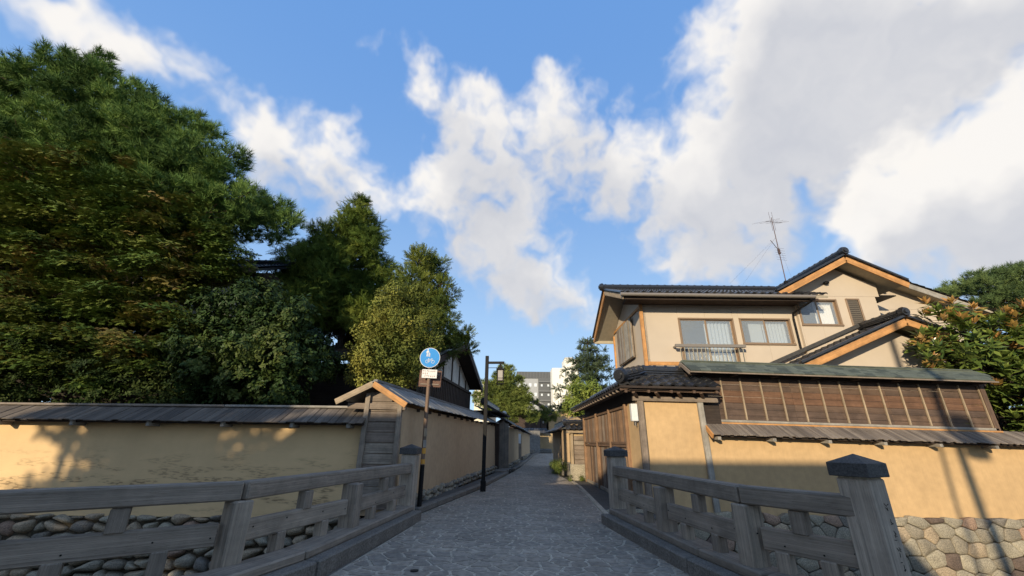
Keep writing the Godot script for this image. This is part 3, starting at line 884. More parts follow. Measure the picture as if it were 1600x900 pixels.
func build_lane_wall() -> void:
	# the long wall along the left of the lane: boarded gable end to the canal, board roof, stone footing
	var root := thing("lane_wall", "brown earthen lane wall with a boarded gable end beside the round sign", "wall", Vector3(-2.4, 0, -9.8), "earthen walls along the left of the lane")
	var za := -9.72
	var zb := -23.3
	var fa := Vector3(-2.50, 0, za)
	var fb := Vector3(-0.86, 0, zb)
	var m := MB.new()
	var bx := Vector3(-0.72, 0, 0)
	m.quad(fa + Vector3(0.06, 0.1, 0), fb + Vector3(0.06, 0.1, 0), fb + Vector3(0, 2.36, 0), fa + Vector3(0, 2.24, 0))
	m.quad(fa + Vector3(0, 2.24, 0), fb + Vector3(0, 2.36, 0), fb + bx + Vector3(0, 2.36, 0), fa + bx + Vector3(0, 2.24, 0))
	m.quad(fb + bx + Vector3(0, 0.0, 0), fa + bx + Vector3(0, 0.0, 0), fa + bx + Vector3(0, 2.24, 0), fb + bx + Vector3(0, 2.36, 0))
	m.quad(fb + Vector3(0.06, 0.0, 0), fb + bx, fb + bx + Vector3(0, 2.36, 0), fb + Vector3(0, 2.36, 0))
	m.quad(fa + bx, fa + Vector3(0.06, 0, 0), fa + Vector3(0, 2.24, 0), fa + bx + Vector3(0, 2.24, 0))
	part("plaster_face", m.mesh(), M.lane_plaster, root)
	# gable end: weathered boards laid flat between two posts, the left one slanting
	var zg := za + 0.03
	for k in 11:
		var y := 0.12 + k * 0.222
		var xr := -2.60
		if y > 2.5: continue
		var xl := -3.27
		if y > 2.3: xr = -2.75
		beam("end_board", Vector3(xl, y + 0.11, zg), Vector3(xr, y + 0.11, zg + rnd(0, 0.012)), 0.214, 0.03, pick([M.grey_wood0, M.grey_wood1, M.weathered_brown]) if y < 1.75 else M.weathered_brown, root, Vector3.UP, 0.006)  # upper boards all browner, colour standing for the sunlit part
	beam("corner_post", Vector3(-2.535, 0.0, zg + 0.04), Vector3(-2.545, 2.28, zg + 0.04), 0.10, 0.12, M.grey_wood1, root, Vector3(1, 0, 0))
	beam("corner_post", Vector3(-3.31, -0.05, zg + 0.06), Vector3(-3.30, 2.52, zg + 0.06), 0.11, 0.06, M.grey_wood1, root, Vector3(1, 0, 0))
	beam("tie_beam", Vector3(-3.75, 2.24, zg + 0.02), Vector3(-2.42, 2.22, zg + 0.02), 0.13, 0.10, M.weathered_brown, root)
	var zf := za + 0.34
	var ridge_a := Vector3(-3.15, 2.76, zf)
	var ridge_b := Vector3(-1.46, 2.86, zb - 0.1)
	var er_a := Vector3(-2.37, 2.30, zf)
	var er_b := Vector3(-0.62, 2.42, zb - 0.1)
	var el_a := Vector3(-3.93, 2.36, zf)
	var el_b := Vector3(-2.3, 2.45, zb - 0.1)
	beam("bargeboard", ridge_a + Vector3(0, -0.05, -0.02), er_a + Vector3(0.02, -0.06, -0.02), 0.13, 0.04, M.orange_wood, root)  # right-hand board coloured orange, as the sunlit one of the pair
	beam("bargeboard", ridge_a + Vector3(0, -0.05, -0.02), el_a + Vector3(-0.02, -0.06, -0.02), 0.13, 0.04, M.pale_wood, root)
	var roof := part("roof", bm(Vector3(0.1, 0.06, 13.9), 0.01, 1), M.white_board1, root, along(ridge_a + Vector3(0, 0.03, 0), ridge_b + Vector3(0, 0.03, 0)) * Transform3D(Basis(Vector3.UP, PI / 2), Vector3.ZERO))
	var wb := [M.white_board0, M.white_board1, M.white_board2]
	board_slope("roof_board", roof, ridge_a, ridge_b, er_a, er_b, 0.16, wb)
	board_slope("back_board", roof, ridge_a, ridge_b, el_a, el_b, 0.6, wb)
	for k in 15:
		var f := (k + 0.4) / 15.0
		var e := er_a.lerp(er_b, f) + Vector3(-0.10, -0.09, 0)
		beam("rafter_end", e, e + Vector3(-0.3, 0.0, 0), 0.08, 0.06, M.dark_wood2, root)
	footing(root, fa + Vector3(0.13, 0, -0.1), fb + Vector3(0.13, 0, 0), 0.28, 130)

# low rough stones along the foot of a wall facing +x
func footing(root: Node3D, a: Vector3, b: Vector3, h: float, most: int) -> void:
	var len_ := a.distance_to(b)
	var x := (b - a).normalized()
	var t := Transform3D(Basis(x, Vector3.UP, x.cross(Vector3.UP)), a)
	var made := 0
	var core := part("footing", bm(Vector3(len_, h, 0.1), 0.02, 1), M.rock2, root, t * at(Vector3(len_ * 0.5, h * 0.5, -0.10)))
	var list := cells(Rect2(0, 0, len_, h), Vector2(0.24, 0.135), 0.4)
	list.sort_custom(func(p, q): return centre(p).x < centre(q).x)
	for poly in list:
		var c := centre(poly)
		if c.y < 0.0 or c.y > h or c.x < 0.0 or c.x > len_: continue
		var p := inset(poly, 0.008)
		if p.size() < 3 or made > most: continue
		p = rounded(p, 0.2)
		made += 1
		var loc := PackedVector2Array()
		for w in p: loc.push_back(w - c)
		part("stone", rock_mesh(loc, rnd(0.05, 0.11)), M["rock%d" % pick([0, 2, 2, 5, 7])], core, t * Transform3D(Basis.from_euler(Vector3(rnd(-0.2, 0.1), rnd(-0.2, 0.2), 0)), Vector3(c.x, c.y + 0.05, rnd(-0.04, 0.0))))

# ---------------------------------------------------------------- glazed roof tiles
# one pantile: w across (x), l down the slope (-z is up the slope), with a rolled edge and a thick butt
func tile_mesh(w: float, l: float, segs := 8) -> ArrayMesh:
	var key := "tile_%d_%d_%d" % [int(w * 1000), int(l * 1000), segs]
	if meshes.has(key): return meshes[key]
	var m := MB.new()
	var prof := []
	for k in segs + 1:
		var f := float(k) / segs
		prof.push_back(Vector2(f * w, 0.034 * pow(absf(sin(PI * clampf((f - 0.55) / 0.45, 0.0, 1.0))), 0.8) - 0.020 * sin(PI * clampf(f / 0.6, 0.0, 1.0))))
	for k in segs:
		var a: Vector2 = prof[k]
		var b: Vector2 = prof[k + 1]
		var top := 0.034
		m.quad(Vector3(a.x, a.y + top, 0), Vector3(b.x, b.y + top, 0), Vector3(b.x, b.y + 0.004, -l * 1.12), Vector3(a.x, a.y + 0.004, -l * 1.12))
		m.quad(Vector3(a.x, a.y - 0.012, 0), Vector3(b.x, b.y - 0.012, 0), Vector3(b.x, b.y + top, 0), Vector3(a.x, a.y + top, 0))
	meshes[key] = m.mesh()
	return meshes[key]

# rows of tiles on a slope. o: left end of the eave; right: along the eave; up: up the slope
func tile_slope(parent: Node3D, o: Vector3, right: Vector3, up: Vector3, len_: float, run: float, mats: Array, singles := 400, w := 0.27, l := 0.25, trim := 0.0, trim_r := 0.0) -> void:
	right = right.normalized(); up = up.normalized()
	var nor := right.cross(-up).normalized() * -1.0
	if nor.y < 0.0: nor = -nor
	var cols := roundi(len_ / w)
	var rows := ceili(run / l)
	var b := Basis(right, nor, -up)
	if b.determinant() < 0.0:
		o = o + right * len_; right = -right
		b = Basis(right, nor, -up)
		var q := trim; trim = trim_r; trim_r = q
	var mesh := tile_mesh(len_ / cols, l)
	var rest := MB.new()
	var made := 0
	for j in rows:
		for i in cols:
			var f := (j + 0.5) / rows
			if (i + 0.5) * len_ / cols < trim * f or (i + 0.5) * len_ / cols > len_ - trim_r * f: continue
			var p := o + right * (i * len_ / cols) + up * (j * l) + nor * rnd(-0.003, 0.004)
			var x := Transform3D(b * Basis.from_euler(Vector3(rnd(-0.015, 0.015), rnd(-0.01, 0.01), rnd(-0.015, 0.015))), p)
			if made < singles:
				made += 1
				part("tile", mesh, pick(mats), parent, x)
			else:
				var a := mesh.surface_get_arrays(0)
				for k in a[Mesh.ARRAY_VERTEX].size():
					rest.v.push_back(x * a[Mesh.ARRAY_VERTEX][k]); rest.n.push_back(x.basis * a[Mesh.ARRAY_NORMAL][k]); rest.u.push_back(Vector2.ZERO)
	if rest.v.size(): stuff(part("tiles", rest.mesh(), mats[0], parent))

# ridge of stacked flat tiles under a round cap
func ridge(parent: Node3D, a: Vector3, b: Vector3, h := 0.16, w := 0.2, finial := true) -> void:
	var d := (b - a).normalized()
	var n := 3
	for k in n:
		beam("ridge_course", a + Vector3(0, h * (k + 0.5) / n * 0.75, 0), b + Vector3(0, h * (k + 0.5) / n * 0.75, 0), h * 0.75 / n - 0.012, w * (1.0 - 0.09 * k), M.tile, parent, Vector3.UP, 0.012)
	var m := MB.new()
	var len_ := a.distance_to(b)
	var up := Vector3(0, h * 0.78, 0)
	m.tube(PackedVector3Array([a + up, b + up]), PackedFloat32Array([w * 0.36, w * 0.36]), 12)
	var k2 := 0.15
	while k2 < len_:
		m.tube(PackedVector3Array([a + up + d * (k2 - 0.025), a + up + d * (k2 + 0.025)]), PackedFloat32Array([w * 0.42, w * 0.42]), 12)
		k2 += 0.3
	part("ridge_cap", m.mesh(), M.tile, parent)
	if finial:
		var f := MB.new()
		f.tube(PackedVector3Array([a + Vector3(0, h * 0.62, 0) - d * 0.09, a + Vector3(0, h * 0.62, 0) - d * 0.02, a + Vector3(0, h * 0.62, 0) + d * 0.04]), PackedFloat32Array([w * 0.50, w * 0.66, w * 0.66]), 16)
		f.tube(PackedVector3Array([a + Vector3(0, h * 0.62, 0) - d * 0.13, a + Vector3(0, h * 0.62, 0) - d * 0.08]), PackedFloat32Array([w * 0.26, w * 0.30]), 12)
		part("ridge_end", f.mesh(), M.tile, parent)

func build_gate() -> void:
	var root := thing("gatehouse", "black tiled gatehouse with sunlit board front and ochre end wall beside the bridge", "gatehouse", Vector3(4.0, 0, -14.6))
	var x0 := 3.20
	var za := -10.62
	var zb := -18.35
	# core walls
	var core := MB.new()
	core.box(at(Vector3(4.35, 1.3, (za + zb) * 0.5 - 0.06)), Vector3(2.0, 2.6, zb * -1.0 + za - 0.1), 0.0)
	part("core", core.mesh(), M.dark_wood1, root)
	# boards closing the wall up to the rafters, eave shade put into their dark colour
	block("frieze", Vector3(4.1, 2.72, za - 0.06), Vector3(1.95, 0.28, 0.08), M.fence_wood1, root)
	block("frieze", Vector3(3.24, 2.66, (za + zb) * 0.5), Vector3(0.06, 0.46, za - zb - 0.1), M.dark_wood0, root)
	# ochre end wall towards the canal
	part("plaster_end", quad_mesh(Vector3(3.36, -0.1, za), Vector3(4.86, -0.1, za), Vector3(4.86, 2.52, za), Vector3(3.36, 2.52, za)), M.plaster, root)
	part("plaster_return", quad_mesh(Vector3(3.2, 0, za - 0.9), Vector3(3.2, 0, za), Vector3(3.2, 2.5, za), Vector3(3.2, 2.5, za - 0.9)), M.plaster, root)
	beam("corner_post", Vector3(3.28, -0.05, za + 0.01), Vector3(3.28, 2.62, za + 0.01), 0.15, 0.15, M.weathered_brown, root, Vector3(1, 0, 0))
	beam("end_post", Vector3(4.83, -0.1, za + 0.03), Vector3(4.80, 2.50, za + 0.03), 0.14, 0.09, M.silver_wood, root, Vector3(1, 0, 0))
	beam("wall_plate", Vector3(3.1, 2.56, za + 0.04), Vector3(5.25, 2.53, za + 0.04), 0.11, 0.12, M.weathered_brown, root)
	beam("purlin", Vector3(2.75, 2.73, za + 0.34), Vector3(5.2, 2.70, za + 0.34), 0.05, 0.06, M.fence_wood2, root)
	for k in 5:
		var x := 2.84 + k * 0.56
		beam("rafter", Vector3(x, 2.84, za - 0.3), Vector3(x, 2.69, za + 0.47), 0.065, 0.06, M.fence_wood2, root)
		if k < 4: beam("bracket_arm", Vector3(x + 0.36, 2.60, za + 0.10), Vector3(x + 0.2, 2.70, za + 0.36), 0.08, 0.07, M.fence_wood2, root)
	# board front along the lane: posts, rails, wide boards below, slender slats above
	var z := za - 0.95
	for q in [za - 0.95, za - 2.9, za - 5.0, zb + 0.1]:
		beam("post", Vector3(x0 - 0.02, 0, q), Vector3(x0 - 0.02, 2.5, q), 0.13, 0.14, M.brown_wood0, root, Vector3(0, 0, 1))
	var k3 := 0
	while z > zb + 0.1:
		var w := 0.215
		beam("wall_board", Vector3(x0 + 0.01 + rnd(0, 0.008), 0.06, z - w * 0.5), Vector3(x0 + 0.01 + rnd(0, 0.008), 1.46, z - w * 0.5), w - 0.022, 0.024, pick([M.brown_wood0, M.brown_wood1, M.brown_wood2, M.weathered_brown, M.fence_wood2]), root, Vector3(0, 0, 1))
		for s in 2:
			beam("slat", Vector3(x0 + 0.0 + rnd(0, 0.008), 1.50, z - w * (0.25 + 0.5 * s)), Vector3(x0, 2.42, z - w * (0.25 + 0.5 * s)), 0.07, 0.03, pick([M.brown_wood0, M.brown_wood1, M.fence_wood2, M.weathered_brown]), root, Vector3(0, 0, 1))
		z -= w
		k3 += 1
	for y in [1.50, 1.42, 2.44, 0.06]:
		beam("rail", Vector3(x0 - 0.03, y, za - 0.9), Vector3(x0 - 0.03, y, zb), 0.07 if y > 0.1 else 0.1, 0.05, M.brown_wood1 if y > 0.1 else M.grey_wood0, root)
	# the small white light box by the corner
	var box := block("light_box", Vector3(3.11, 2.22, za + 0.02), Vector3(0.16, 0.42, 0.16), M.white_paint, root, 0.012)
	part("conduit", bm(Vector3(0.03, 0.12, 0.03), 0.004), M.gutter, box, at(Vector3(3.12, 1.96, za + 0.02)))
	# roof: two slopes meeting on a hip towards the canal
	var roof := part("roof", bm(Vector3(2.25, 0.05, 0.8), 0.01), M.dark_wood1, root, Transform3D(Basis(Vector3(1, 0, 0), 0.42), Vector3(4.05, 2.90, za + 0.06)))
	var e := Vector3(2.66, 2.84, za + 0.52)
	beam("roof_deck", Vector3(3.12, 2.98, za - 0.5), Vector3(3.12, 2.98, zb - 0.25), 0.05, 0.95, M.dark_wood1, roof, Vector3(-0.40, 0.92, 0).normalized())
	var mats := [M.tile, M.tile, M.tile_worn]
	tile_slope(roof, e, Vector3(1, -0.012, 0), Vector3(0, 0.42, -0.9), 2.5, 0.90, mats, 60, 0.27, 0.235, 0.85, 0.0)
	tile_slope(roof, Vector3(2.66, 2.84, zb - 0.35), Vector3(0, 0, 1), Vector3(0.9, 0.42, 0), za - zb + 0.87, 1.05, mats, 170, 0.27, 0.24, 0.0, 0.85)
	for k in 21:
		var zz := za + 0.42 - k * 0.40
		beam("rafter", Vector3(3.3, 2.86, zz), Vector3(2.70, 2.74, zz), 0.07, 0.07, M.weathered_brown if k > 0 else M.fence_wood2, root)
	beam("fascia", Vector3(2.70, 2.80, za + 0.5), Vector3(2.70, 2.80, zb - 0.3), 0.06, 0.03, M.dark_wood1, root)
	beam("fascia", Vector3(2.70, 2.80, za + 0.5), Vector3(5.15, 2.77, za + 0.5), 0.06, 0.03, M.dark_wood1, root)
	ridge(roof, Vector3(2.74, 2.93, za + 0.44), Vector3(3.52, 3.18, za - 0.38), 0.24, 0.30)
	ridge(roof, Vector3(3.45, 3.20, za - 0.38), Vector3(5.1, 3.17, za - 0.38), 0.24, 0.26, false)
	ridge(roof, Vector3(3.62, 3.26, za - 0.45), Vector3(3.62, 3.26, zb - 0.3), 0.16, 0.18, false)
	# the low block and plastered cheek that end the boards
	var cheek := thing("side_gate", "small plastered gate cheek on a pale concrete block past the boarded facade", "gate", Vector3(2.9, 0, -18.7))
	block("plinth", Vector3(2.92, 0.32, -18.75), Vector3(0.76, 0.64, 0.55), M.pale_concrete, cheek, 0.03)
	block("plaster_cheek", Vector3(2.95, 1.24, -18.82), Vector3(0.70, 1.24, 0.36), M.far_plaster, cheek, 0.01)
	for k in 6:
		beam("board", Vector3(2.74, 0.72 + k * 0.19, -18.60), Vector3(3.2, 0.72 + k * 0.19, -18.60), 0.175, 0.03, pick([M.grey_wood0, M.weathered_brown]), cheek)
	for x in [2.66, 3.22]: beam("post", Vector3(x, 0.62, -18.58), Vector3(x, 1.88, -18.58), 0.09, 0.08, M.pale_wood, cheek, Vector3(1, 0, 0))
	beam("cap_beam", Vector3(2.46, 1.93, -18.7), Vector3(3.35, 1.93, -18.7), 0.10, 0.5, M.pale_wood, cheek)
	tile_slope(cheek, Vector3(2.40, 2.02, -18.35), Vector3(1, 0, 0), Vector3(0, 0.4, -0.9), 0.95, 0.5, mats, 40)
	ridge(cheek, Vector3(2.42, 2.24, -18.86), Vector3(3.4, 2.24, -18.86), 0.16, 0.22)
	# the second gate further along, its tile roof just past the cheek
	var g := thing("tiled_gate", "narrow tile roofed gate with a dark door further along the right of the lane", "gate", Vector3(3.0, 0, -22.6))
	block("wall", Vector3(3.0, 1.05, -21.6), Vector3(0.8, 2.1, 0.5), M.lane_plaster, g, 0.01)
	block("wall", Vector3(3.1, 1.05, -26.8), Vector3(0.5, 2.1, 4.4), M.lane_plaster, g, 0.01)
	block("door", Vector3(2.94, 1.0, -23.3), Vector3(0.10, 2.0, 2.2), M.dark_wood0, g, 0.01)
	for k in 6: beam("door_board", Vector3(2.87, 0.1, -22.4 - k * 0.36), Vector3(2.87, 1.95, -22.4 - k * 0.36), 0.33, 0.03, M.dark_wood2, g, Vector3(0, 0, 1))
	block("plinth", Vector3(2.78, 0.3, -21.6), Vector3(0.5, 0.6, 0.62), M.concrete, g, 0.02)
	tile_slope(g, Vector3(2.32, 2.06, -29.0), Vector3(0, 0, 1), Vector3(0.9, 0.42, 0), 7.8, 0.8, mats, 90)
	part("roof_deck", bm(Vector3(1.3, 0.06, 7.6), 0.01), M.dark_wood1, g, at(Vector3(3.1, 2.10, -25.1)))
	ridge(g, Vector3(3.08, 2.42, -21.2), Vector3(3.08, 2.42, -29.0), 0.2, 0.24)
	beam("verge", Vector3(2.4, 2.12, -21.25), Vector3(3.1, 2.45, -21.25), 0.08, 0.05, M.dark_wood0, g)
	# pent roof with a pale fascia over the passage
	var pr := thing("pent_roof", "pale fascia pent roof tucked behind the black gatehouse eave", "roof", Vector3(3.3, 2.3, -19.6))
	beam("fascia", Vector3(2.52, 2.36, -19.25), Vector3(3.7, 2.66, -19.25), 0.16, 0.05, M.pale_wood, pr)
	for k in 4: beam("roof_board", Vector3(2.50 + k * 0.3, 2.46 + k * 0.075, -19.2), Vector3(2.50 + k * 0.3, 2.46 + k * 0.075, -21.0), 0.03, 0.31, M.grey_wood1, pr, Vector3(-0.24, 0.97, 0))

func build_right_canal_wall() -> void:
	var root := thing("garden_wall", "bright ochre wall with slatted pent roof and batten board fence at right", "wall", Vector3(8.5, -0.05, -10.6))
	var za := -10.62
	var xa := 4.90
	var xb := 15.0
	part("plaster_face", prism(PackedVector2Array([Vector2(xa, -0.06), Vector2(xb, -0.20), Vector2(xb, 1.60), Vector2(xa, 1.82)]), 0.4, at(Vector3(0, 0, za))), M.plaster, root)
	var ya := 1.69
	var slope := -0.021
	# pent roof of narrow boards
	var roof := beam("roof", Vector3(xa, ya + 0.0, za + 0.22), Vector3(xb, ya + slope * (xb - xa), za + 0.22), 0.05, 0.06, M.dark_wood0, root)
	board_slope("roof_board", roof, Vector3(xa - 0.02, 2.02, za - 0.22), Vector3(xb, 2.02 + slope * (xb - xa), za - 0.22), Vector3(xa - 0.02, ya + 0.02, za + 0.36), Vector3(xb, ya + 0.02 + slope * (xb - xa), za + 0.36), 0.078, [M.roof_wood0, M.roof_wood1, M.roof_wood2, M.roof_wood0])
	beam("end_bargeboard", Vector3(xa - 0.04, 1.98, za - 0.1), Vector3(xa - 0.04, ya - 0.02, za + 0.35), 0.12, 0.04, M.orange_wood, root)
	for k in 8:
		var x := 5.02 + k * 1.32
		beam("bracket", Vector3(x, ya - 0.05 + slope * (x - xa), za), Vector3(x, ya - 0.06 + slope * (x - xa), za + 0.34), 0.075, 0.075, M.silver_wood, root)
	# boarded fence over it: wide boards, battens, and a shingled coping
	var zf := za - 0.24
	var xe := 12.35
	var y0 := 2.02
	for k in 7:
		var y := y0 + 0.06 + k * 0.158
		var red: bool = k == 3 or k == 4
		var h := 0.154
		for s in 3:
			var p := xa + (xe - xa) * s / 3.0
			var q := xa + (xe - xa) * (s + 1) / 3.0
			beam("fence_board", Vector3(p, y + 0.05 + slope * (p - xa) * 1.1, zf - 0.01 * (k % 2)), Vector3(q - 0.004, y + 0.05 + slope * (q - xa) * 1.1, zf - 0.01 * (k % 2)), h, 0.024, M.red_wood if red else M["fence_wood%d" % (rng.randi() % 3)], root)
	for k in 15:
		var x := xa + 0.12 + k * 0.5215
		beam("batten", Vector3(x, y0 + 0.08 + slope * (x - xa), zf + 0.035), Vector3(x, y0 + 1.16 + slope * (x - xa) * 1.1, zf + 0.035), 0.045, 0.035, M.pale_wood, root, Vector3(0, 0, 1))
	beam("foot_rail", Vector3(xa - 0.1, y0 + 0.045, zf + 0.05), Vector3(xe + 0.05, y0 + 0.045 + slope * (xe - xa), zf + 0.05), 0.06, 0.07, M.silver_wood, root)
	beam("foot_rail", Vector3(xa - 0.1, y0 - 0.01, zf + 0.08), Vector3(xe + 0.1, y0 - 0.01 + slope * (xe - xa), zf + 0.08), 0.04, 0.07, M.orange_wood, root)
	beam("head_rail", Vector3(xa - 0.25, y0 + 1.19, zf), Vector3(xe + 0.2, y0 + 1.19 + slope * 1.1 * (xe - xa), zf), 0.10, 0.12, M.dark_wood0, root)
	beam("end_post", Vector3(xe + 0.03, 1.85, zf + 0.02), Vector3(xe + 0.03, y0 + 1.02, zf + 0.02), 0.13, 0.12, M.fence_wood2, root, Vector3(0, 0, 1))
	for k in 8:
		var x := xa - 0.12 + k * 1.06
		beam("roof_arm", Vector3(x, y0 + 1.20 + slope * 1.1 * (x - xa), zf + 0.06), Vector3(x, y0 + 1.19 + slope * 1.1 * (x - xa), zf + 0.36), 0.07, 0.08, M.fence_wood1, root)
	# coping: courses of wood shingles weathered green
	var cop := part("coping", prism(PackedVector2Array([Vector2(-0.46, 0.0), Vector2(0.46, 0.0), Vector2(0.0, 0.27)]), 7.7, Transform3D(Basis(Vector3(0, 0, -1), Vector3(-0.024, 1, 0), Vector3(-1, 0.0, 0)), Vector3(xa - 0.28, 3.23, zf))), M.shingle1, root)
	cop.mesh = null
	for side in [1.0, -1.0]:
		for row in 9:
			var f0 := row / 9.0
			var e0 := Vector3(0, 3.24 + 0.30 * f0, zf + side * 0.48 * (1.0 - f0))
			var e1 := Vector3(0, 3.24 + 0.30 * (f0 + 0.2), zf + side * 0.48 * (1.0 - f0 - 0.2))
			var segs := 30 if side > 0 else 6
			var x := xa - 0.30
			for k in segs:
				var w := 7.75 / segs
				if side > 0: w += rnd(-0.03, 0.03)
				var xx := x + w * 0.5
				var o := Vector3(xx, slope * 1.15 * (xx - xa), 0)
				var mid := (e0 + e1) * 0.5 + o + Vector3(0, 0.012 + rnd(0, 0.005), 0)
				var dr := (e1 - e0).normalized()
				var nor := Vector3(1, 0, 0).cross(dr).normalized()
				if nor.y < 0.0: nor = -nor
				part("shingle", bm(Vector3(snappedf(w - 0.006, 0.02), 0.034, 0.15), 0.005, rng.randi() % 2), M["shingle%d" % (1 if rng.randf() < 0.35 else 0)], cop, Transform3D(Basis(Vector3(1, slope * 1.15, 0).normalized(), nor, -dr * side) , mid))
				x += w
	for s in [1.0, -1.0]:
		beam("coping_edge", Vector3(xa - 0.34, 3.225, zf + s * 0.47), Vector3(xe + 0.06, 3.225 + slope * 1.15 * (xe + 0.3 - xa), zf + s * 0.47), 0.035, 0.05, M.weathered_brown, root)
		beam("gable_board", Vector3(xa - 0.34, 3.20, zf + s * 0.50), Vector3(xa - 0.34, 3.50, zf), 0.10, 0.03, M.weathered_brown, root)
	beam("coping_ridge", Vector3(xa - 0.34, 3.555, zf), Vector3(xe + 0.06, 3.555 + slope * 1.15 * (xe - xa), zf), 0.035, 0.10, M.shingle0, root)

# ---------------------------------------------------------------- the house
# a wall in the plane z = const made of siding panels round its openings
func panel_wall(root: Node3D, called: String, x0: float, x1: float, y0: float, y1: float, z: float, holes: Array, m: Material, step := 0.91) -> void:
	var xs := [x0, x1]
	for h in holes: xs.append_array([h[0], h[1]])
	xs.sort()
	for k in xs.size() - 1:
		var a: float = xs[k]
		var b: float = xs[k + 1]
		if b - a < 0.01: continue
		var spans := [[y0, y1]]
		for h in holes:
			if h[0] <= a + 0.001 and h[1] >= b - 0.001:
				var nx := []
				for s in spans:
					if h[2] > s[0]: nx.push_back([s[0], minf(s[1], h[2])])
					if h[3] < s[1]: nx.push_back([maxf(s[0], h[3]), s[1]])
				spans = nx
		var n := maxi(1, roundi((b - a) / step))
		for s in spans:
			if s[1] - s[0] < 0.01: continue
			for i in n:
				var p := lerpf(a, b, float(i) / n)
				var q := lerpf(a, b, (i + 1.0) / n)
				part(called, bm(Vector3(snappedf(q - p - 0.004, 0.002), snappedf(s[1] - s[0], 0.002), 0.12), 0.004), m, root, at(Vector3((p + q) * 0.5, (s[0] + s[1]) * 0.5, z - 0.06)))

func window(root: Node3D, x0: float, x1: float, y0: float, y1: float, z: float, look: Array) -> void:
	var fr := part("window", bm(Vector3(x1 - x0, 0.05, 0.10), 0.004), M.bronze_frame, root, at(Vector3((x0 + x1) * 0.5, y1 - 0.022, z - 0.01)))
	block("frame", Vector3((x0 + x1) * 0.5, y0 + 0.022, z - 0.008), Vector3(x1 - x0 + 0.03, 0.05, 0.12), M.bronze_frame, fr, 0.004)
	for x in [x0 + 0.022, x1 - 0.022]: block("frame", Vector3(x, (y0 + y1) * 0.5, z - 0.012), Vector3(0.045, y1 - y0 - 0.1, 0.10), M.bronze_frame, fr, 0.004)
	var n := look.size()
	for k in n:
		var a := lerpf(x0 + 0.045, x1 - 0.045, float(k) / n)
		var b := lerpf(x0 + 0.045, x1 - 0.045, (k + 1.0) / n)
		var zz := z - 0.03 - 0.035 * (k % 2)
		for e in [[a + 0.02, 0.04], [b - 0.02, 0.04]]: block("sash", Vector3(e[0], (y0 + y1) * 0.5, zz), Vector3(e[1], y1 - y0 - 0.1, 0.03), M.bronze_frame, fr, 0.003)
		for e in [y0 + 0.07, y1 - 0.065]: block("sash", Vector3((a + b) * 0.5, e, zz), Vector3(b - a - 0.08, 0.04, 0.03), M.bronze_frame, fr, 0.003)
		part("pane", bm(Vector3(snappedf(b - a - 0.08, 0.002), snappedf(y1 - y0 - 0.17, 0.002), 0.006), 0.0), M.glass, fr, at(Vector3((a + b) * 0.5, (y0 + y1) * 0.5, zz)))
		if look[k] > 0:
			# a hanging curtain in folds
			var cm := MB.new()
			var folds := 14
			var w: float = (b - a) * (0.55 if look[k] == 1 else 0.96)
			var c0: float = b - w if look[k] == 1 else a + 0.02
			for i in folds:
				var p := c0 + w * i / folds
				var q := c0 + w * (i + 1.0) / folds
				var za := z - 0.22 + 0.025 * (1.0 if i % 2 else -1.0)
				var zb := z - 0.22 - 0.025 * (1.0 if i % 2 else -1.0)
				cm.quad(Vector3(p, y0, za), Vector3(q, y0, zb), Vector3(q, y1, zb), Vector3(p, y1, za))
			part("curtain", cm.mesh(), M.curtain if look[k] == 2 else M.sheer, fr)
	# the room behind
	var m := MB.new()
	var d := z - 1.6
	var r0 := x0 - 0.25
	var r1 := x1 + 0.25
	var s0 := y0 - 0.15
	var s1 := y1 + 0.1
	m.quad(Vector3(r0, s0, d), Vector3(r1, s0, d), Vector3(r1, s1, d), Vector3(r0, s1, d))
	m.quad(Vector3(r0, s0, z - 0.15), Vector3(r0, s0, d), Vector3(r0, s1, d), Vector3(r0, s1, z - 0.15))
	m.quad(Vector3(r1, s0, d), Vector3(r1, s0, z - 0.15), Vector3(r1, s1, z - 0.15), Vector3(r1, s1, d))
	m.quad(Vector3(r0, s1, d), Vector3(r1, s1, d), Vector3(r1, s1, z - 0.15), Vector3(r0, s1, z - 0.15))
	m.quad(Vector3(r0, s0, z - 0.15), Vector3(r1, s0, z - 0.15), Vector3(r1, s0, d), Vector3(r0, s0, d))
	part("room", m.mesh(), M.room, fr)

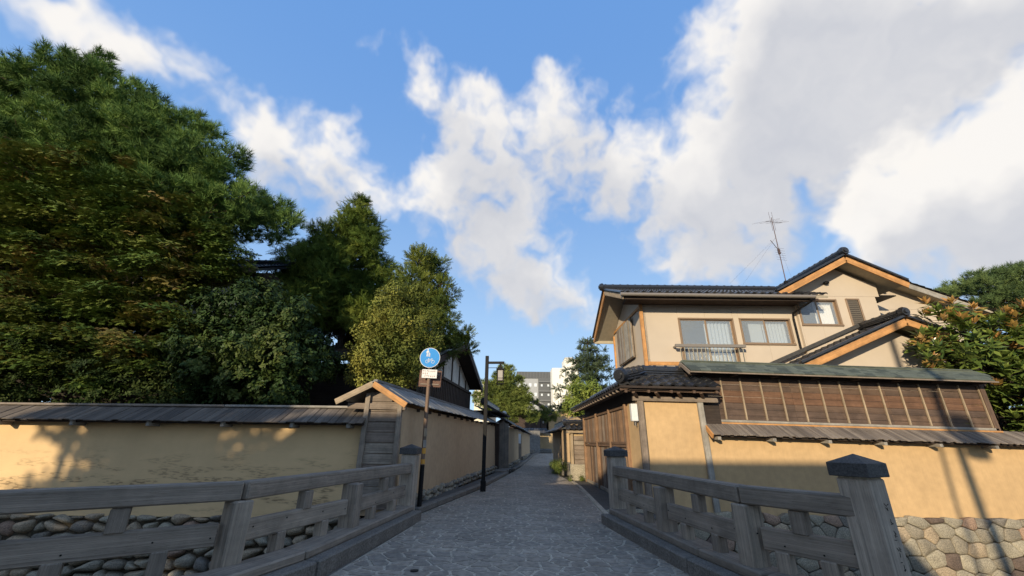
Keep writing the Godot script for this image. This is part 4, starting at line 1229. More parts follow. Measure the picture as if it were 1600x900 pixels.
func build_house() -> void:
	var root := thing("house", "beige two storey house with black tiled gables behind the right garden wall", "house", Vector3(8, 0, -15.5))
	var zf := -13.5
	# main wing
	panel_wall(root, "siding_panel", 4.56, 9.96, 0.0, 6.12, zf, [[5.80, 7.72, 3.6, 5.60], [7.93, 9.70, 4.67, 5.61]], M.siding)
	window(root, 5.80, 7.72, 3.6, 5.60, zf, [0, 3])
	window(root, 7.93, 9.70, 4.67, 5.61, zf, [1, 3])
	var side := MB.new()
	var sp := PackedVector2Array([Vector2(13.5, 0), Vector2(17.4, 0), Vector2(17.4, 5.95), Vector2(15.15, 6.98), Vector2(13.5, 6.25)])
	part("side_wall", prism(sp, 0.12, Transform3D(Basis(Vector3(0, 0, -1), Vector3.UP, Vector3(1, 0, 0)), Vector3(4.68, 0, 0))), M.siding, root)
	block("back_wall", Vector3(8.5, 3.0, -17.4), Vector3(7.8, 5.9, 0.12), M.siding, root)
	for q in [[Vector3(4.525, 0.5, zf + 0.02), Vector3(4.525, 6.14, zf + 0.02)]]: beam("corner_trim", q[0], q[1], 0.11, 0.11, M.orange_wood, root, Vector3(1, 0, 0))
	beam("belt_trim", Vector3(4.59, 4.0, zf + 0.015), Vector3(5.79, 4.0, zf + 0.015), 0.12, 0.03, M.orange_wood, root)
	beam("belt_trim", Vector3(7.73, 3.98, zf + 0.015), Vector3(9.9, 3.98, zf + 0.015), 0.12, 0.03, M.orange_wood, root)
	beam("belt_trim", Vector3(4.53, 4.0, zf - 0.05), Vector3(4.53, 4.0, -17.4), 0.12, 0.03, M.siding, root)
	beam("belt_trim", Vector3(4.53, 6.02, zf - 0.05), Vector3(4.53, 6.02, -17.4), 0.10, 0.04, M.orange_wood, root)
	beam("corner_trim", Vector3(4.54, 0.5, -17.42), Vector3(4.54, 5.9, -17.42), 0.08, 0.08, M.orange_wood, root, Vector3(1, 0, 0))
	# storm shutter of upright boards on the side wall
	var sh := block("storm_shutter", Vector3(4.48, 5.17, -15.55), Vector3(0.05, 1.5, 1.98), M.weathered_brown, root)
	for k in 11: beam("shutter_board", Vector3(4.44, 4.45, -14.64 - k * 0.18), Vector3(4.44, 5.9, -14.64 - k * 0.18), 0.172, 0.025, pick([M.pale_wood, M.weathered_brown, M.silver_wood]), sh, Vector3(0, 0, 1))
	# balcony rail of the left window
	var rail := beam("balcony_rail", Vector3(5.46, 4.55, zf + 0.30), Vector3(7.80, 4.55, zf + 0.30), 0.10, 0.09, M.gutter, root)
	for k in 16: beam("baluster", Vector3(5.62 + k * 0.139, 3.62, zf + 0.29), Vector3(5.62 + k * 0.139, 4.50, zf + 0.29), 0.018, 0.018, M.pale_metal, rail, Vector3(0, 0, 1), 0.003)
	for x in [5.52, 7.74]: beam("rail_arm", Vector3(x, 4.55, zf), Vector3(x, 4.55, zf + 0.3), 0.06, 0.05, M.gutter, rail)
	beam("bottom_rail", Vector3(5.5, 3.66, zf + 0.29), Vector3(7.76, 3.66, zf + 0.29), 0.03, 0.03, M.pale_metal, rail)
	# roof of the main wing
	var pitch := Vector3(0, 1.0, -2.42).normalized()
	var back := Vector3(0, 1.62, 2.6).normalized()
	var roof := beam("roof", Vector3(3.72, 6.66, -13.93), Vector3(10.6, 6.66, -13.93), 0.07, 2.72, M.soffit, root, Vector3(0, 2.42, 1.0).normalized())
	beam("back_slope", Vector3(3.72, 6.50, -16.46), Vector3(10.6, 6.50, -16.46), 0.07, 3.0, M.soffit, roof, Vector3(0, 2.6, -1.42).normalized())
	tile_slope(roof, Vector3(3.66, 6.21, -12.62), Vector3(1, 0, 0), pitch, 6.9, 2.75, [M.tile, M.tile, M.tile_worn], 130, 0.27, 0.25)
	beam("bargeboard", Vector3(3.72, 6.08, -12.66), Vector3(3.72, 7.12, -15.16), 0.19, 0.04, M.pale_wood, root)
	beam("bargeboard", Vector3(3.72, 5.76, -17.8), Vector3(3.72, 7.12, -15.16), 0.19, 0.04, M.orange_wood, root)
	beam("verge_cap", Vector3(3.70, 6.24, -12.64), Vector3(3.70, 7.28, -15.16), 0.06, 0.12, M.tile, roof)
	beam("verge_cap", Vector3(3.70, 5.93, -17.8), Vector3(3.70, 7.28, -15.16), 0.06, 0.12, M.tile, roof)
	beam("eave_board", Vector3(3.74, 6.05, -12.74), Vector3(10.3, 6.05, -12.74), 0.10, 0.04, M.dark_wood2, root)
	beam("soffit", Vector3(3.9, 6.08, -13.12), Vector3(9.95, 6.08, -13.12), 0.03, 0.74, M.dark_wood2, root)
	beam("back_eave", Vector3(3.74, 5.72, -17.75), Vector3(10.3, 5.72, -17.75), 0.16, 0.05, M.soffit, root)
	var gut := MB.new()
	gut.tube(PackedVector3Array([Vector3(3.62, 6.135, -12.60), Vector3(10.1, 6.115, -12.60)]), PackedFloat32Array([0.062, 0.062]), 10)
	part("gutter", gut.mesh(), M.gutter, root)
	var dp := MB.new()
	dp.tube(PackedVector3Array([Vector3(10.0, 6.08, -12.62), Vector3(9.98, 5.98, -12.66), Vector3(9.80, 5.78, -13.38), Vector3(9.80, 5.6, -13.42), Vector3(9.80, 4.45, -13.42)]), PackedFloat32Array([0.04, 0.04, 0.035, 0.035, 0.035]), 8)
	part("downpipe", dp.mesh(), M.dark_metal, root)
	ridge(roof, Vector3(3.62, 7.24, -15.16), Vector3(10.6, 7.24, -15.16), 0.2, 0.24)
	# gabled wing facing the lane
	var zg := -13.38
	panel_wall(root, "siding_panel", 9.96, 12.85, 0.0, 6.42, zg, [[10.02, 11.42, 5.33, 6.30], [11.78, 12.20, 5.28, 6.30]], M.siding)
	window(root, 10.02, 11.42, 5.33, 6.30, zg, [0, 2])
	part("gable_panel", prism(PackedVector2Array([Vector2(9.7, 6.424), Vector2(13.0, 6.424), Vector2(13.0, 6.84), Vector2(11.64, 7.48), Vector2(9.7, 6.52)]), 0.12, at(Vector3(0, 0, zg))), M.siding, root)
	block("wing_side", Vector3(12.80, 3.2, -16.0), Vector3(0.1, 6.6, 5.0), M.siding, root)
	block("wing_side", Vector3(10.0, 3.2, -16.0), Vector3(0.1, 6.9, 5.0), M.siding, root)
	var lv := block("louvre_window", Vector3(11.99, 5.79, zg - 0.06), Vector3(0.42, 1.02, 0.06), M.dark_metal, root)
	for k in 14: part("slat", bm(Vector3(0.36, 0.05, 0.012), 0.002), M.gutter, lv, Transform3D(Basis(Vector3(1, 0, 0), 0.6), Vector3(11.99, 5.34 + k * 0.07, zg + 0.0)))
	for q in [[Vector3(11.77, 5.27, zg + 0.02), Vector3(11.77, 6.32, zg + 0.02)], [Vector3(12.21, 5.27, zg + 0.02), Vector3(12.21, 6.32, zg + 0.02)], [Vector3(11.75, 5.28, zg + 0.02), Vector3(12.23, 5.28, zg + 0.02)], [Vector3(11.75, 6.31, zg + 0.02), Vector3(12.23, 6.31, zg + 0.02)]]:
		beam("frame", q[0], q[1], 0.04, 0.05, M.bronze_frame, lv, Vector3(0, 0, 1))
	gable_roof(root, 11.64, 7.72, 8.95, 6.33, 13.54, 6.76, -12.78, -19.5, 40)
	block("vent_hood", Vector3(11.20, 6.9, zg + 0.08), Vector3(0.16, 0.10, 0.14), M.dark_metal, root, 0.03)
	# low gable in front of it
	part("gable_wall", prism(PackedVector2Array([Vector2(8.75, 0), Vector2(13.0, 0), Vector2(13.0, 4.5), Vector2(12.0, 4.90), Vector2(8.75, 3.6)]), 1.1, at(Vector3(0, 0, -12.35))), M.siding, root)
	gable_roof(root, 11.98, 5.17, 8.45, 3.70, 13.35, 4.62, -11.78, -13.34, 60)
	beam("flashing", Vector3(8.3, 3.86, -13.32), Vector3(11.9, 5.34, -13.32), 0.12, 0.10, M.cap_metal, root)
	# hipped back wing seen to the right
	panel_wall(root, "siding_panel", 12.86, 17.3, 0.0, 6.5, -15.0, [], M.siding)
	part("gable_panel", prism(PackedVector2Array([Vector2(12.86, 6.504), Vector2(17.3, 6.504), Vector2(15.3, 7.4), Vector2(12.86, 7.4)]), 0.12, at(Vector3(0, 0, -15.0))), M.siding, root)
	beam("bargeboard", Vector3(13.9, 7.86, -14.45), Vector3(17.7, 6.30, -14.45), 0.20, 0.05, M.silver_wood, root)
	var wr := beam("roof", Vector3(13.6, 8.04, -16.4), Vector3(18.4, 6.14, -16.4), 0.08, 3.9, M.soffit, root, Vector3(0.37, 0.93, 0))
	tile_slope(wr, Vector3(18.45, 6.20, -18.3), Vector3(0, 0, 1), Vector3(-4.8, 1.9, 0), 3.9, 5.1, [M.tile, M.tile_worn], 20)
	beam("purlin", Vector3(14.6, 7.35, -15.0), Vector3(14.6, 7.35, -14.5), 0.16, 0.12, M.dark_wood2, root)
	beam("awning", Vector3(12.9, 6.72, -14.5), Vector3(14.3, 6.72, -14.5), 0.04, 0.9, M.dark_metal, root)
	block("dark_window", Vector3(13.6, 6.35, -14.96), Vector3(1.1, 0.55, 0.06), M.dark_metal, root)

# a tiled gable: apex, left and right eaves in (x,y), running from z0 back to z1
func gable_roof(root: Node3D, ax: float, ay: float, lx: float, ly: float, rx: float, ry: float, z0: float, z1: float, singles: int) -> void:
	var a := Vector3(ax, ay, z0)
	var l := Vector3(lx, ly, z0)
	var r := Vector3(rx, ry, z0)
	var ld := (a - l).normalized()
	var rd := (a - r).normalized()
	var zc := Vector3(0, 0, (z1 - z0) * 0.5)
	var depth := z0 - z1
	var roof := part("roof", bm(Vector3(0.2, 0.08, depth), 0.01), M.dark_wood1, root, at(a + zc - Vector3(0, 0.08, 0)))
	beam("left_slope", l + zc - Vector3(0, 0.06, 0), a + zc - Vector3(0, 0.06, 0), 0.07, depth - 0.02, M.soffit, roof, Vector3(-ld.y, ld.x, 0))
	beam("right_slope", r + zc - Vector3(0, 0.06, 0), a + zc - Vector3(0, 0.06, 0), 0.07, depth - 0.02, M.soffit, roof, Vector3(-rd.y, rd.x, 0) * -1.0)
	beam("bargeboard", l + Vector3(0.0, -0.15, 0.03), a + Vector3(0, -0.15, 0.03), 0.20, 0.045, M.orange_wood, root)
	beam("bargeboard", r + Vector3(0, -0.15, 0.03), a + Vector3(0, -0.15, 0.03), 0.20, 0.045, M.orange_wood, root)
	var mats := [M.tile, M.tile, M.tile_worn]
	tile_slope(roof, Vector3(lx, ly - 0.01, z1), Vector3(0, 0, 1), ld, depth + 0.1, l.distance_to(a), mats, singles)
	tile_slope(roof, Vector3(rx, ry - 0.01, z1), Vector3(0, 0, 1), rd, depth + 0.1, r.distance_to(a), mats, 12)
	for q in [[l, a], [r, a]]: beam("verge_cap", q[0] + Vector3(0, 0.05, 0.04), q[1] + Vector3(0, 0.05, 0.04), 0.07, 0.13, M.tile, roof)
	ridge(roof, a + Vector3(0, 0.03, 0.06), a + Vector3(0, 0.03, z1 - z0), 0.2, 0.24)

func build_antenna() -> void:
	var b := Vector3(10.35, 7.04, -14.1)
	var o := thing("tv_antenna", "thin rusty aerial mast with crossed rods on the house ridge", "antenna", b)
	var m := MB.new()
	m.tube(PackedVector3Array([b, b + Vector3(0.06, 3.0, 0)]), PackedFloat32Array([0.017, 0.013]), 7)
	part("mast", m.mesh(), M.antenna_metal, o)
	var top := b + Vector3(0.06, 2.82, 0)
	beam("boom", top + Vector3(-0.34, -0.06, 0.1), top + Vector3(0.62, 0.12, -0.3), 0.016, 0.016, M.antenna_metal, o)
	for q in [[-0.34, 0.5], [-0.12, 0.36], [0.16, 0.32], [0.40, 0.28], [0.60, 0.24]]:
		var c: Vector3 = top + Vector3(-0.34, -0.06, 0.1).lerp(Vector3(0.62, 0.12, -0.3), (q[0] + 0.34) / 0.96)
		beam("element", c + Vector3(-0.4, 0.12, -0.5).normalized() * q[1], c - Vector3(-0.4, 0.12, -0.5).normalized() * q[1], 0.006, 0.006, M.antenna_metal, o, Vector3.UP, 0.001)
	for dx in [-0.10, 0.02]: beam("rod", top + Vector3(dx, -0.45, 0.05), top + Vector3(dx, 0.40, 0.05), 0.008, 0.008, M.antenna_metal, o, Vector3(1, 0, 0), 0.001)
	var mid := b + Vector3(0.03, 1.58, 0)
	block("clamp", mid + Vector3(0, -0.1, 0), Vector3(0.07, 0.22, 0.07), M.antenna_metal, o)
	beam("boom", mid + Vector3(-0.30, 0.34, 0.1), mid + Vector3(0.14, -0.12, -0.1), 0.02, 0.02, M.antenna_metal, o)
	for k in 6:
		var c := mid + Vector3(0.0, 0.05 - k * 0.10, 0)
		beam("element", c + Vector3(-0.22, -0.03, 0.1), c + Vector3(0.30, 0.02, -0.1), 0.006, 0.006, M.antenna_metal, o, Vector3.UP, 0.001)
	block("mast_foot", b + Vector3(0, 0.12, 0), Vector3(0.10, 0.26, 0.10), M.dark_metal, o)
	var wm := MB.new()
	for q in [Vector3(-2.3, 0.0, 0.3), Vector3(1.5, 0.2, -1.5), Vector3(-1.2, 0, -1.8)]:
		wm.tube(PackedVector3Array([mid + Vector3(0, 0.5, 0), b + q]), PackedFloat32Array([0.002, 0.002]), 4)
	part("stay_wire", wm.mesh(), M.antenna_metal, o)

# ---------------------------------------------------------------- left of the lane
func build_old_house() -> void:
	var root := thing("old_house", "dark boarded old house with white plaster gable behind the lane wall", "house", Vector3(-4.5, 0, -20))
	root.position = Vector3(-2.78, 0, -19.0)
	root.rotation.y = -0.11
	var f := root.global_transform
	# local axes: x towards the lane, z towards the canal; the gable apex stands over z = 0
	var hw := 4.5
	var prof := PackedVector2Array([Vector2(-4.1, 0), Vector2(4.1, 0), Vector2(4.1, 4.28), Vector2(0, 5.72), Vector2(-4.1, 4.28)])
	part("gable_wall", prism(prof, 0.2, f * Transform3D(Basis(Vector3(0, 0, -1), Vector3.UP, Vector3(1, 0, 0)), Vector3.ZERO)), M.white_plaster, root)
	part("near_wall", bm(Vector3(5.6, 4.2, 0.2), 0.01), M.dark_wood1, root, f * at(Vector3(-2.8, 2.1, 4.0)))
	part("far_wall", bm(Vector3(5.6, 4.2, 0.2), 0.01), M.dark_wood1, root, f * at(Vector3(-2.8, 2.1, -4.0)))
	for k in 29:
		var z := 4.0 - k * 0.285
		part("wall_board", bm(Vector3(0.04, 3.85, 0.262), 0.004, k % 3), M["dark_wood%d" % (k % 3)], root, f * at(Vector3(0.03, 2.03, z)))
		part("batten", bm(Vector3(0.03, 3.85, 0.035), 0.003), M.dark_wood2, root, f * at(Vector3(0.06, 2.03, z - 0.142)))
	part("girt", bm(Vector3(0.10, 0.12, 8.3), 0.006), M.dark_wood0, root, f * at(Vector3(0.07, 4.0, 0)))
	for z in [3.0, 1.5, 0.0, -1.5, -3.0]:
		var top: float = 5.6 - absf(z) * 0.35
		part("stud", bm(Vector3(0.05, snappedf(top - 4.0, 0.01), 0.11), 0.004), M.dark_wood0, root, f * at(Vector3(0.02, (top + 4.0) * 0.5, z)))
	var roof := part("roof", bm(Vector3(6.6, 0.1, 0.3), 0.01), M.dark_wood1, root, f * at(Vector3(-2.6, 5.92, 0)))
	for sg in [1.0, -1.0]:
		var ap := f * Vector3(0.66, 5.86, 0)
		var ev := f * Vector3(0.66, 4.28, sg * 4.55)
		var bk := f.basis * Vector3(-6.6, 0, 0)
		var nor := f.basis * Vector3(0, 4.55, sg * 1.58).normalized()
		part("slope", bm(Vector3(6.5, 0.12, 4.82), 0.01), M.dark_wood1, roof, Transform3D(Basis(f.basis.x, nor, f.basis.x.cross(nor)), (ap + ev + bk) * 0.5))
		beam("bargeboard", ap + Vector3(0, -0.10, 0), ev + Vector3(0, -0.10, 0), 0.24, 0.06, M.dark_wood0, root)
		beam("verge_tile", ap + Vector3(-0.06, 0.12, 0), ev + Vector3(-0.06, 0.12, 0), 0.10, 0.18, M.tile, roof)
	ridge(roof, f * Vector3(0.68, 5.92, 0), f * Vector3(-5.8, 5.92, 0), 0.34, 0.34)
	# neighbour's roof ridge between the pines
	var nb := thing("back_house", "grey roofed house peeping between the pine and the dome shrub", "house", Vector3(-13, 0, -18))
	block("wall", Vector3(-13.3, 4.35, -18.6), Vector3(4.7, 8.5, 2.4), M.dark_wood2, nb)
	block("wall_panel", Vector3(-13.5, 7.3, -17.36), Vector3(3.4, 1.3, 0.06), M.white_plaster, nb)
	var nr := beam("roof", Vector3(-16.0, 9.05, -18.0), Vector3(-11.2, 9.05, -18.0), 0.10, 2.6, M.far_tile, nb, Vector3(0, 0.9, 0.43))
	beam("fascia", Vector3(-16.0, 8.50, -16.85), Vector3(-11.2, 8.50, -16.85), 0.28, 0.06, M.weathered_brown, nb)
	tile_slope(nr, Vector3(-16.0, 8.62, -16.85), Vector3(1, 0, 0), Vector3(0, 0.43, -0.9), 4.8, 2.4, [M.far_tile], 30)
	ridge(nr, Vector3(-11.0, 9.62, -19.0), Vector3(-16.0, 9.62, -19.0), 0.24, 0.28)
	nb.position += Vector3(0.9, -0.62, 1.9)

func lane_segment(label: String, za: float, zb: float, h: float, tiled: bool) -> void:
	var xa := lane_wall_x(za)
	var xb := lane_wall_x(zb)
	var root := thing("lane_wall", label, "wall", Vector3(xa, 0, za), "earthen walls along the left of the lane")
	var m := MB.new()
	var a := Vector3(xa, 0, za)
	var b := Vector3(xb, 0, zb)
	var bk := Vector3(-0.7, 0, 0)
	var up := Vector3(0, h, 0)
	m.quad(a, b, b + up, a + up)
	m.quad(a + bk, a, a + up, a + up + bk)
	m.quad(b, b + bk, b + bk + up, b + up)
	m.quad(b + bk, a + bk, a + bk + up, b + bk + up)
	part("plaster_face", m.mesh(), M.lane_plaster, root)
	var ra := a + Vector3(-0.35, h + 0.48, 0.12)
	var rb := b + Vector3(-0.35, h + 0.48, -0.12)
	var ea := a + Vector3(0.34, h + 0.08, 0.12)
	var eb := b + Vector3(0.34, h + 0.08, -0.12)
	var roof := beam("roof", ra, rb, 0.06, 0.16, M.white_board1, root)
	board_slope("roof_board", roof, ra, rb, ea, eb, 0.2 if za > -40.0 else 0.4, [M.white_board0, M.white_board1, M.white_board2])
	board_slope("back_board", roof, ra, rb, a + Vector3(-1.04, h + 0.08, 0.12), b + Vector3(-1.04, h + 0.08, -0.12), 0.9, [M.white_board1])
	for k in 6:
		var e := ea.lerp(eb, (k + 0.5) / 6.0)
		beam("rafter_end", e + Vector3(-0.04, -0.05, 0), e + Vector3(-0.34, -0.02, 0), 0.07, 0.06, M.dark_wood2, root)
	part("end_gable", prism(PackedVector2Array([Vector2(xa - 0.7, h), Vector2(xa, h), Vector2(xa - 0.35, h + 0.4)]), 0.1, at(Vector3(0, 0, za))), M.weathered_brown, root)
	footing(root, a + Vector3(0.09, 0, 0), b + Vector3(0.09, 0, 0), 0.3, 60)

func build_lane_far() -> void:
	lane_segment("earthen lane wall with board roof just past the dark gateway", -25.2, -32.6, 2.32, false)
	lane_segment("shorter earthen lane wall beyond the white notice in the recess", -36.2, -52.0, 2.3, false)
	# gateway after the first wall: recess, side boards, tiled roof with a pale ridge end
	var g := thing("lane_gateway", "dark recessed gateway with a black tiled roof behind the lamp post", "gate", Vector3(-0.9, 0, -24))
	block("recess_wall", Vector3(-2.2, 1.3, -24.2), Vector3(0.2, 2.6, 2.2), M.dark_wood1, g)
	block("side_wall", Vector3(-1.35, 1.25, -23.36), Vector3(1.5, 2.5, 0.12), M.dark_wood0, g)
	block("side_wall", Vector3(-1.0, 1.25, -25.12), Vector3(1.8, 2.5, 0.12), M.grey_wood1, g)
	for k in 5: beam("door_board", Vector3(-2.08, 0.15, -23.5 - k * 0.34), Vector3(-2.08, 2.3, -23.5 - k * 0.34), 0.32, 0.03, M["dark_wood%d" % (k % 3)], g, Vector3(0, 0, 1))
	var gr := beam("roof", Vector3(-1.6, 3.0, -22.2), Vector3(-1.0, 3.0, -27.4), 0.08, 2.0, M.dark_wood1, g)
	tile_slope(gr, Vector3(-0.20, 2.72, -27.2), Vector3(-0.11, 0, 1), Vector3(-0.9, 0.42, 0), 5.2, 1.2, [M.tile, M.tile_worn], 60)
	ridge(gr, Vector3(-1.42, 3.34, -21.9), Vector3(-0.86, 3.34, -27.4), 0.24, 0.28)
	var rd := SphereMesh.new()
	rd.radius = 0.17; rd.height = 0.34; rd.radial_segments = 14; rd.rings = 8
	part("ridge_ornament", rd, M.white_plaster, g, Transform3D(Basis.from_scale(Vector3(1, 1, 0.6)), Vector3(-0.42, 3.18, -27.1)))
	# recess with the notice board
	var n := thing("notice_board", "white notice sheet on a grey board in the wall recess", "notice board", Vector3(0.9, 0, -35))
	beam("panel", Vector3(0.42, 0.2, -35.9), Vector3(0.42, 2.1, -35.9), 1.0, 0.08, M.grey_wood1, n, Vector3(1, 0, 0))
	block("sheet", Vector3(0.56, 1.75, -35.82), Vector3(0.62, 0.75, 0.03), M.white_paint, n)
	block("recess_wall", Vector3(-0.6, 1.1, -34.4), Vector3(0.2, 2.2, 3.6), M.grey_wood0, n)
	# end of the lane: board fence, wall with a doorway, low hedge, roofs above
	var e := thing("end_wall", "far ochre wall with a doorway where the lane bends right", "wall", Vector3(5, 0, -75))
	var xa := 3.0
	block("grey_boards", Vector3(3.0, 1.5, -61.0), Vector3(2.4, 3.0, 0.3), M.white_board1, e)
	block("plaster_face", Vector3(5.05, 1.35, -64.0), Vector3(2.9, 2.7, 0.4), M.far_plaster, e)
	block("plaster_face", Vector3(10.6, 1.35, -74.0), Vector3(5.6, 2.7, 0.4), M.far_plaster, e)
	block("doorway", Vector3(7.2, 1.3, -70.0), Vector3(1.3, 2.6, 0.3), M.dark_wood0, e)
	block("door_curtain", Vector3(7.2, 1.0, -69.8), Vector3(0.6, 1.7, 0.06), M.red_wood, e)
	for q in [[Vector3(3.2, 2.75, -62.4), 4.4], [Vector3(9.6, 2.75, -72.4), 8.2]]:
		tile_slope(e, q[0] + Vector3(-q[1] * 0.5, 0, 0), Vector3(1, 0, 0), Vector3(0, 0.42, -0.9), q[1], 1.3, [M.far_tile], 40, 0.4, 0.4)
	for q in [[2.4, -59.8], [4.9, -62.8], [8.3, -70.8], [11.2, -72.8]]:
		block("stone_footing", Vector3(q[0], 0.3, q[1]), Vector3(2.2, 0.6, 0.6), M.rock7, e, 0.1)
	for q in [["low tiled house roof beyond the end of the lane", 4.6, 3.2, -78.0, 4.6, 1.7], ["brown gabled roof just above the far street lamp", 5.2, 4.3, -86.0, 5.4, 1.8], ["small tiled roof at the far right of the lane end", 11.6, 3.4, -80.0, 6.4, 1.5]]:
		var h := thing("far_house", q[0], "house", Vector3(q[1], 0, q[3]), "houses at the end of the lane")
		block("wall", Vector3(q[1], q[2] * 0.5, q[3] - 1.5), Vector3(q[4] - 0.8, q[2], 3.0), M.far_plaster, h)
		var hr := block("roof", Vector3(q[1], q[2] + 0.1, q[3] - 1.4), Vector3(q[4], 0.12, 4.0), M.dark_wood1, h)
		tile_slope(hr, Vector3(q[1] - q[4] * 0.5, q[2] + 0.1, q[3] + 0.6), Vector3(1, 0, 0), Vector3(0, q[5], -2.2), q[4], 2.6, [M.far_tile], 40, 0.4, 0.4)
		ridge(hr, Vector3(q[1] - q[4] * 0.5, q[2] + q[5] * 0.95 + 0.2, q[3] - 1.5), Vector3(q[1] + q[4] * 0.5, q[2] + q[5] * 0.95 + 0.2, q[3] - 1.5), 0.3, 0.3)

# ---------------------------------------------------------------- street furniture
func disc(r: float, t: float, sides := 40) -> CylinderMesh:
	var c := CylinderMesh.new()
	c.top_radius = r; c.bottom_radius = r; c.height = t; c.radial_segments = sides; c.rings = 1
	return c

func build_sign() -> void:
	var b := Vector3(-2.03, 0.0, -10.2)
	var root := thing("shared_path_sign", "round blue walking and cycling sign on a worn brown pole", "road sign", b)
	var m := MB.new()
	m.tube(PackedVector3Array([b + Vector3(0.0, 0.0, 0), b + Vector3(-0.02, 3.48, 0)]), PackedFloat32Array([0.046, 0.046]), 12)
	part("pole", m.mesh(), M.sign_post, root)
	for q in [[0.0, 0.98, 0.052, M.dark_metal], [1.0, 1.10, 0.050, M.sticker_orange], [1.22, 1.34, 0.050, M.sticker_orange], [1.36, 1.52, 0.0485, M.silver_wood], [1.60, 1.78, 0.0485, M.pale_wood], [2.75, 2.80, 0.05, M.sign_brown]]:
		var t := MB.new()
		t.tube(PackedVector3Array([b + Vector3(0, q[0], 0), b + Vector3(-0.005, q[1], 0)]), PackedFloat32Array([q[2], q[2]]), 12)
		part("band", t.mesh(), q[3], root)
	var turn := Basis(Vector3.UP, 0.10) * Basis(Vector3(0, 0, 1), -0.02)
	var c := b + Vector3(-0.02, 3.46, 0.075)
	var face := Transform3D(turn * Basis(Vector3(1, 0, 0), PI / 2), c)
	part("disc_rim", disc(0.252, 0.018), M.white_paint, root, face)
	var blue := part("disc_face", disc(0.240, 0.022), M.sign_blue, root, face)
	var f := Transform3D(turn.scaled_local(Vector3(0.86, 0.86, 1)), c + turn.z * 0.012)
	# white figures: adult with child above, bicycle below
	var w := MB.new()
	for k in 12:
		for q in [[Vector2(-0.078, 0.226), 0.020], [Vector2(-0.018, 0.118), 0.016]]:
			var p: Vector2 = q[0]
			var r: float = q[1]
			w.tri(f * Vector3(p.x, p.y, 0.002), f * Vector3(p.x + r * cos(TAU * k / 12), p.y + r * sin(TAU * k / 12), 0.002), f * Vector3(p.x + r * cos(TAU * (k + 1) / 12), p.y + r * sin(TAU * (k + 1) / 12), 0.002))
	for q in [[Vector2(-0.078, 0.20), Vector2(-0.078, 0.12), 0.042], [Vector2(-0.10, 0.195), Vector2(-0.118, 0.125), 0.014], [Vector2(-0.056, 0.195), Vector2(-0.03, 0.13), 0.014], [Vector2(-0.088, 0.13), Vector2(-0.097, 0.03), 0.019], [Vector2(-0.068, 0.13), Vector2(-0.062, 0.03), 0.019], [Vector2(-0.018, 0.10), Vector2(-0.018, 0.065), 0.030], [Vector2(-0.026, 0.07), Vector2(-0.03, 0.025), 0.012], [Vector2(-0.010, 0.07), Vector2(-0.006, 0.025), 0.012],
		[Vector2(-0.07, -0.11), Vector2(-0.025, -0.05), 0.009], [Vector2(-0.025, -0.05), Vector2(0.06, -0.05), 0.009], [Vector2(0.0, -0.11), Vector2(0.06, -0.05), 0.009], [Vector2(-0.07, -0.11), Vector2(0.0, -0.11), 0.009], [Vector2(0.0, -0.11), Vector2(-0.035, -0.03), 0.009], [Vector2(0.095, -0.11), Vector2(0.06, -0.03), 0.009], [Vector2(-0.055, -0.03), Vector2(-0.02, -0.03), 0.012], [Vector2(0.04, -0.025), Vector2(0.08, -0.03), 0.010]]:
		var a: Vector2 = q[0]
		var e: Vector2 = q[1]
		var nn := (e - a).orthogonal().normalized() * float(q[2]) * 0.5
		w.quad(f * Vector3(a.x - nn.x, a.y - nn.y, 0.002), f * Vector3(e.x - nn.x, e.y - nn.y, 0.002), f * Vector3(e.x + nn.x, e.y + nn.y, 0.002), f * Vector3(a.x + nn.x, a.y + nn.y, 0.002))
	for wx in [-0.07, 0.095]:
		for k in 20:
			var a1 := TAU * k / 20
			var a2 := TAU * (k + 1) / 20
			var p := Vector3(wx, -0.115, 0.002)
			w.quad(f * (p + Vector3(cos(a1), sin(a1), 0) * 0.041), f * (p + Vector3(cos(a1), sin(a1), 0) * 0.050), f * (p + Vector3(cos(a2), sin(a2), 0) * 0.050), f * (p + Vector3(cos(a2), sin(a2), 0) * 0.041))
	part("pictogram", w.mesh(), M.white_paint, blue)
	# white supplementary plate, with its few short lines
	var plate := part("plate", bm(Vector3(0.37, 0.215, 0.012), 0.005), M.white_paint, root, Transform3D(turn, b + Vector3(0.0, 3.06, 0.072)))
	var ink := MB.new()
	rng.seed = 5
	for row in 3:
		var x := -0.155 if row != 2 else -0.11
		for ch in [7, 3, 6][row]:
			for s in 4:
				var hz: bool = s % 2 == 0
				var px := x + rnd(-0.012, 0.012)
				var py: float = 0.065 - row * 0.062 + rnd(-0.015, 0.015)
				ink.box(Transform3D(turn, b + Vector3(0.0, 3.06, 0.072) + turn * Vector3(px, py, 0.007)), Vector3(0.028 if hz else 0.005, 0.005 if hz else 0.03, 0.002), 0.0)
			x += 0.046
	part("plate_lettering", ink.mesh(), M.sign_ink, plate)
	# back of an older brown board on the same pole
	var bb := part("back_board", bm(Vector3(0.55, 0.41, 0.02), 0.012), M.sign_brown, root, Transform3D(turn, b + Vector3(0.0, 2.96, -0.075)))
	for y in [-0.14, 0.10]: part("stiffener", bm(Vector3(0.46, 0.035, 0.02), 0.004), M.weathered_brown, bb, Transform3D(turn, b + Vector3(0.0, 2.96 + y, -0.058)))

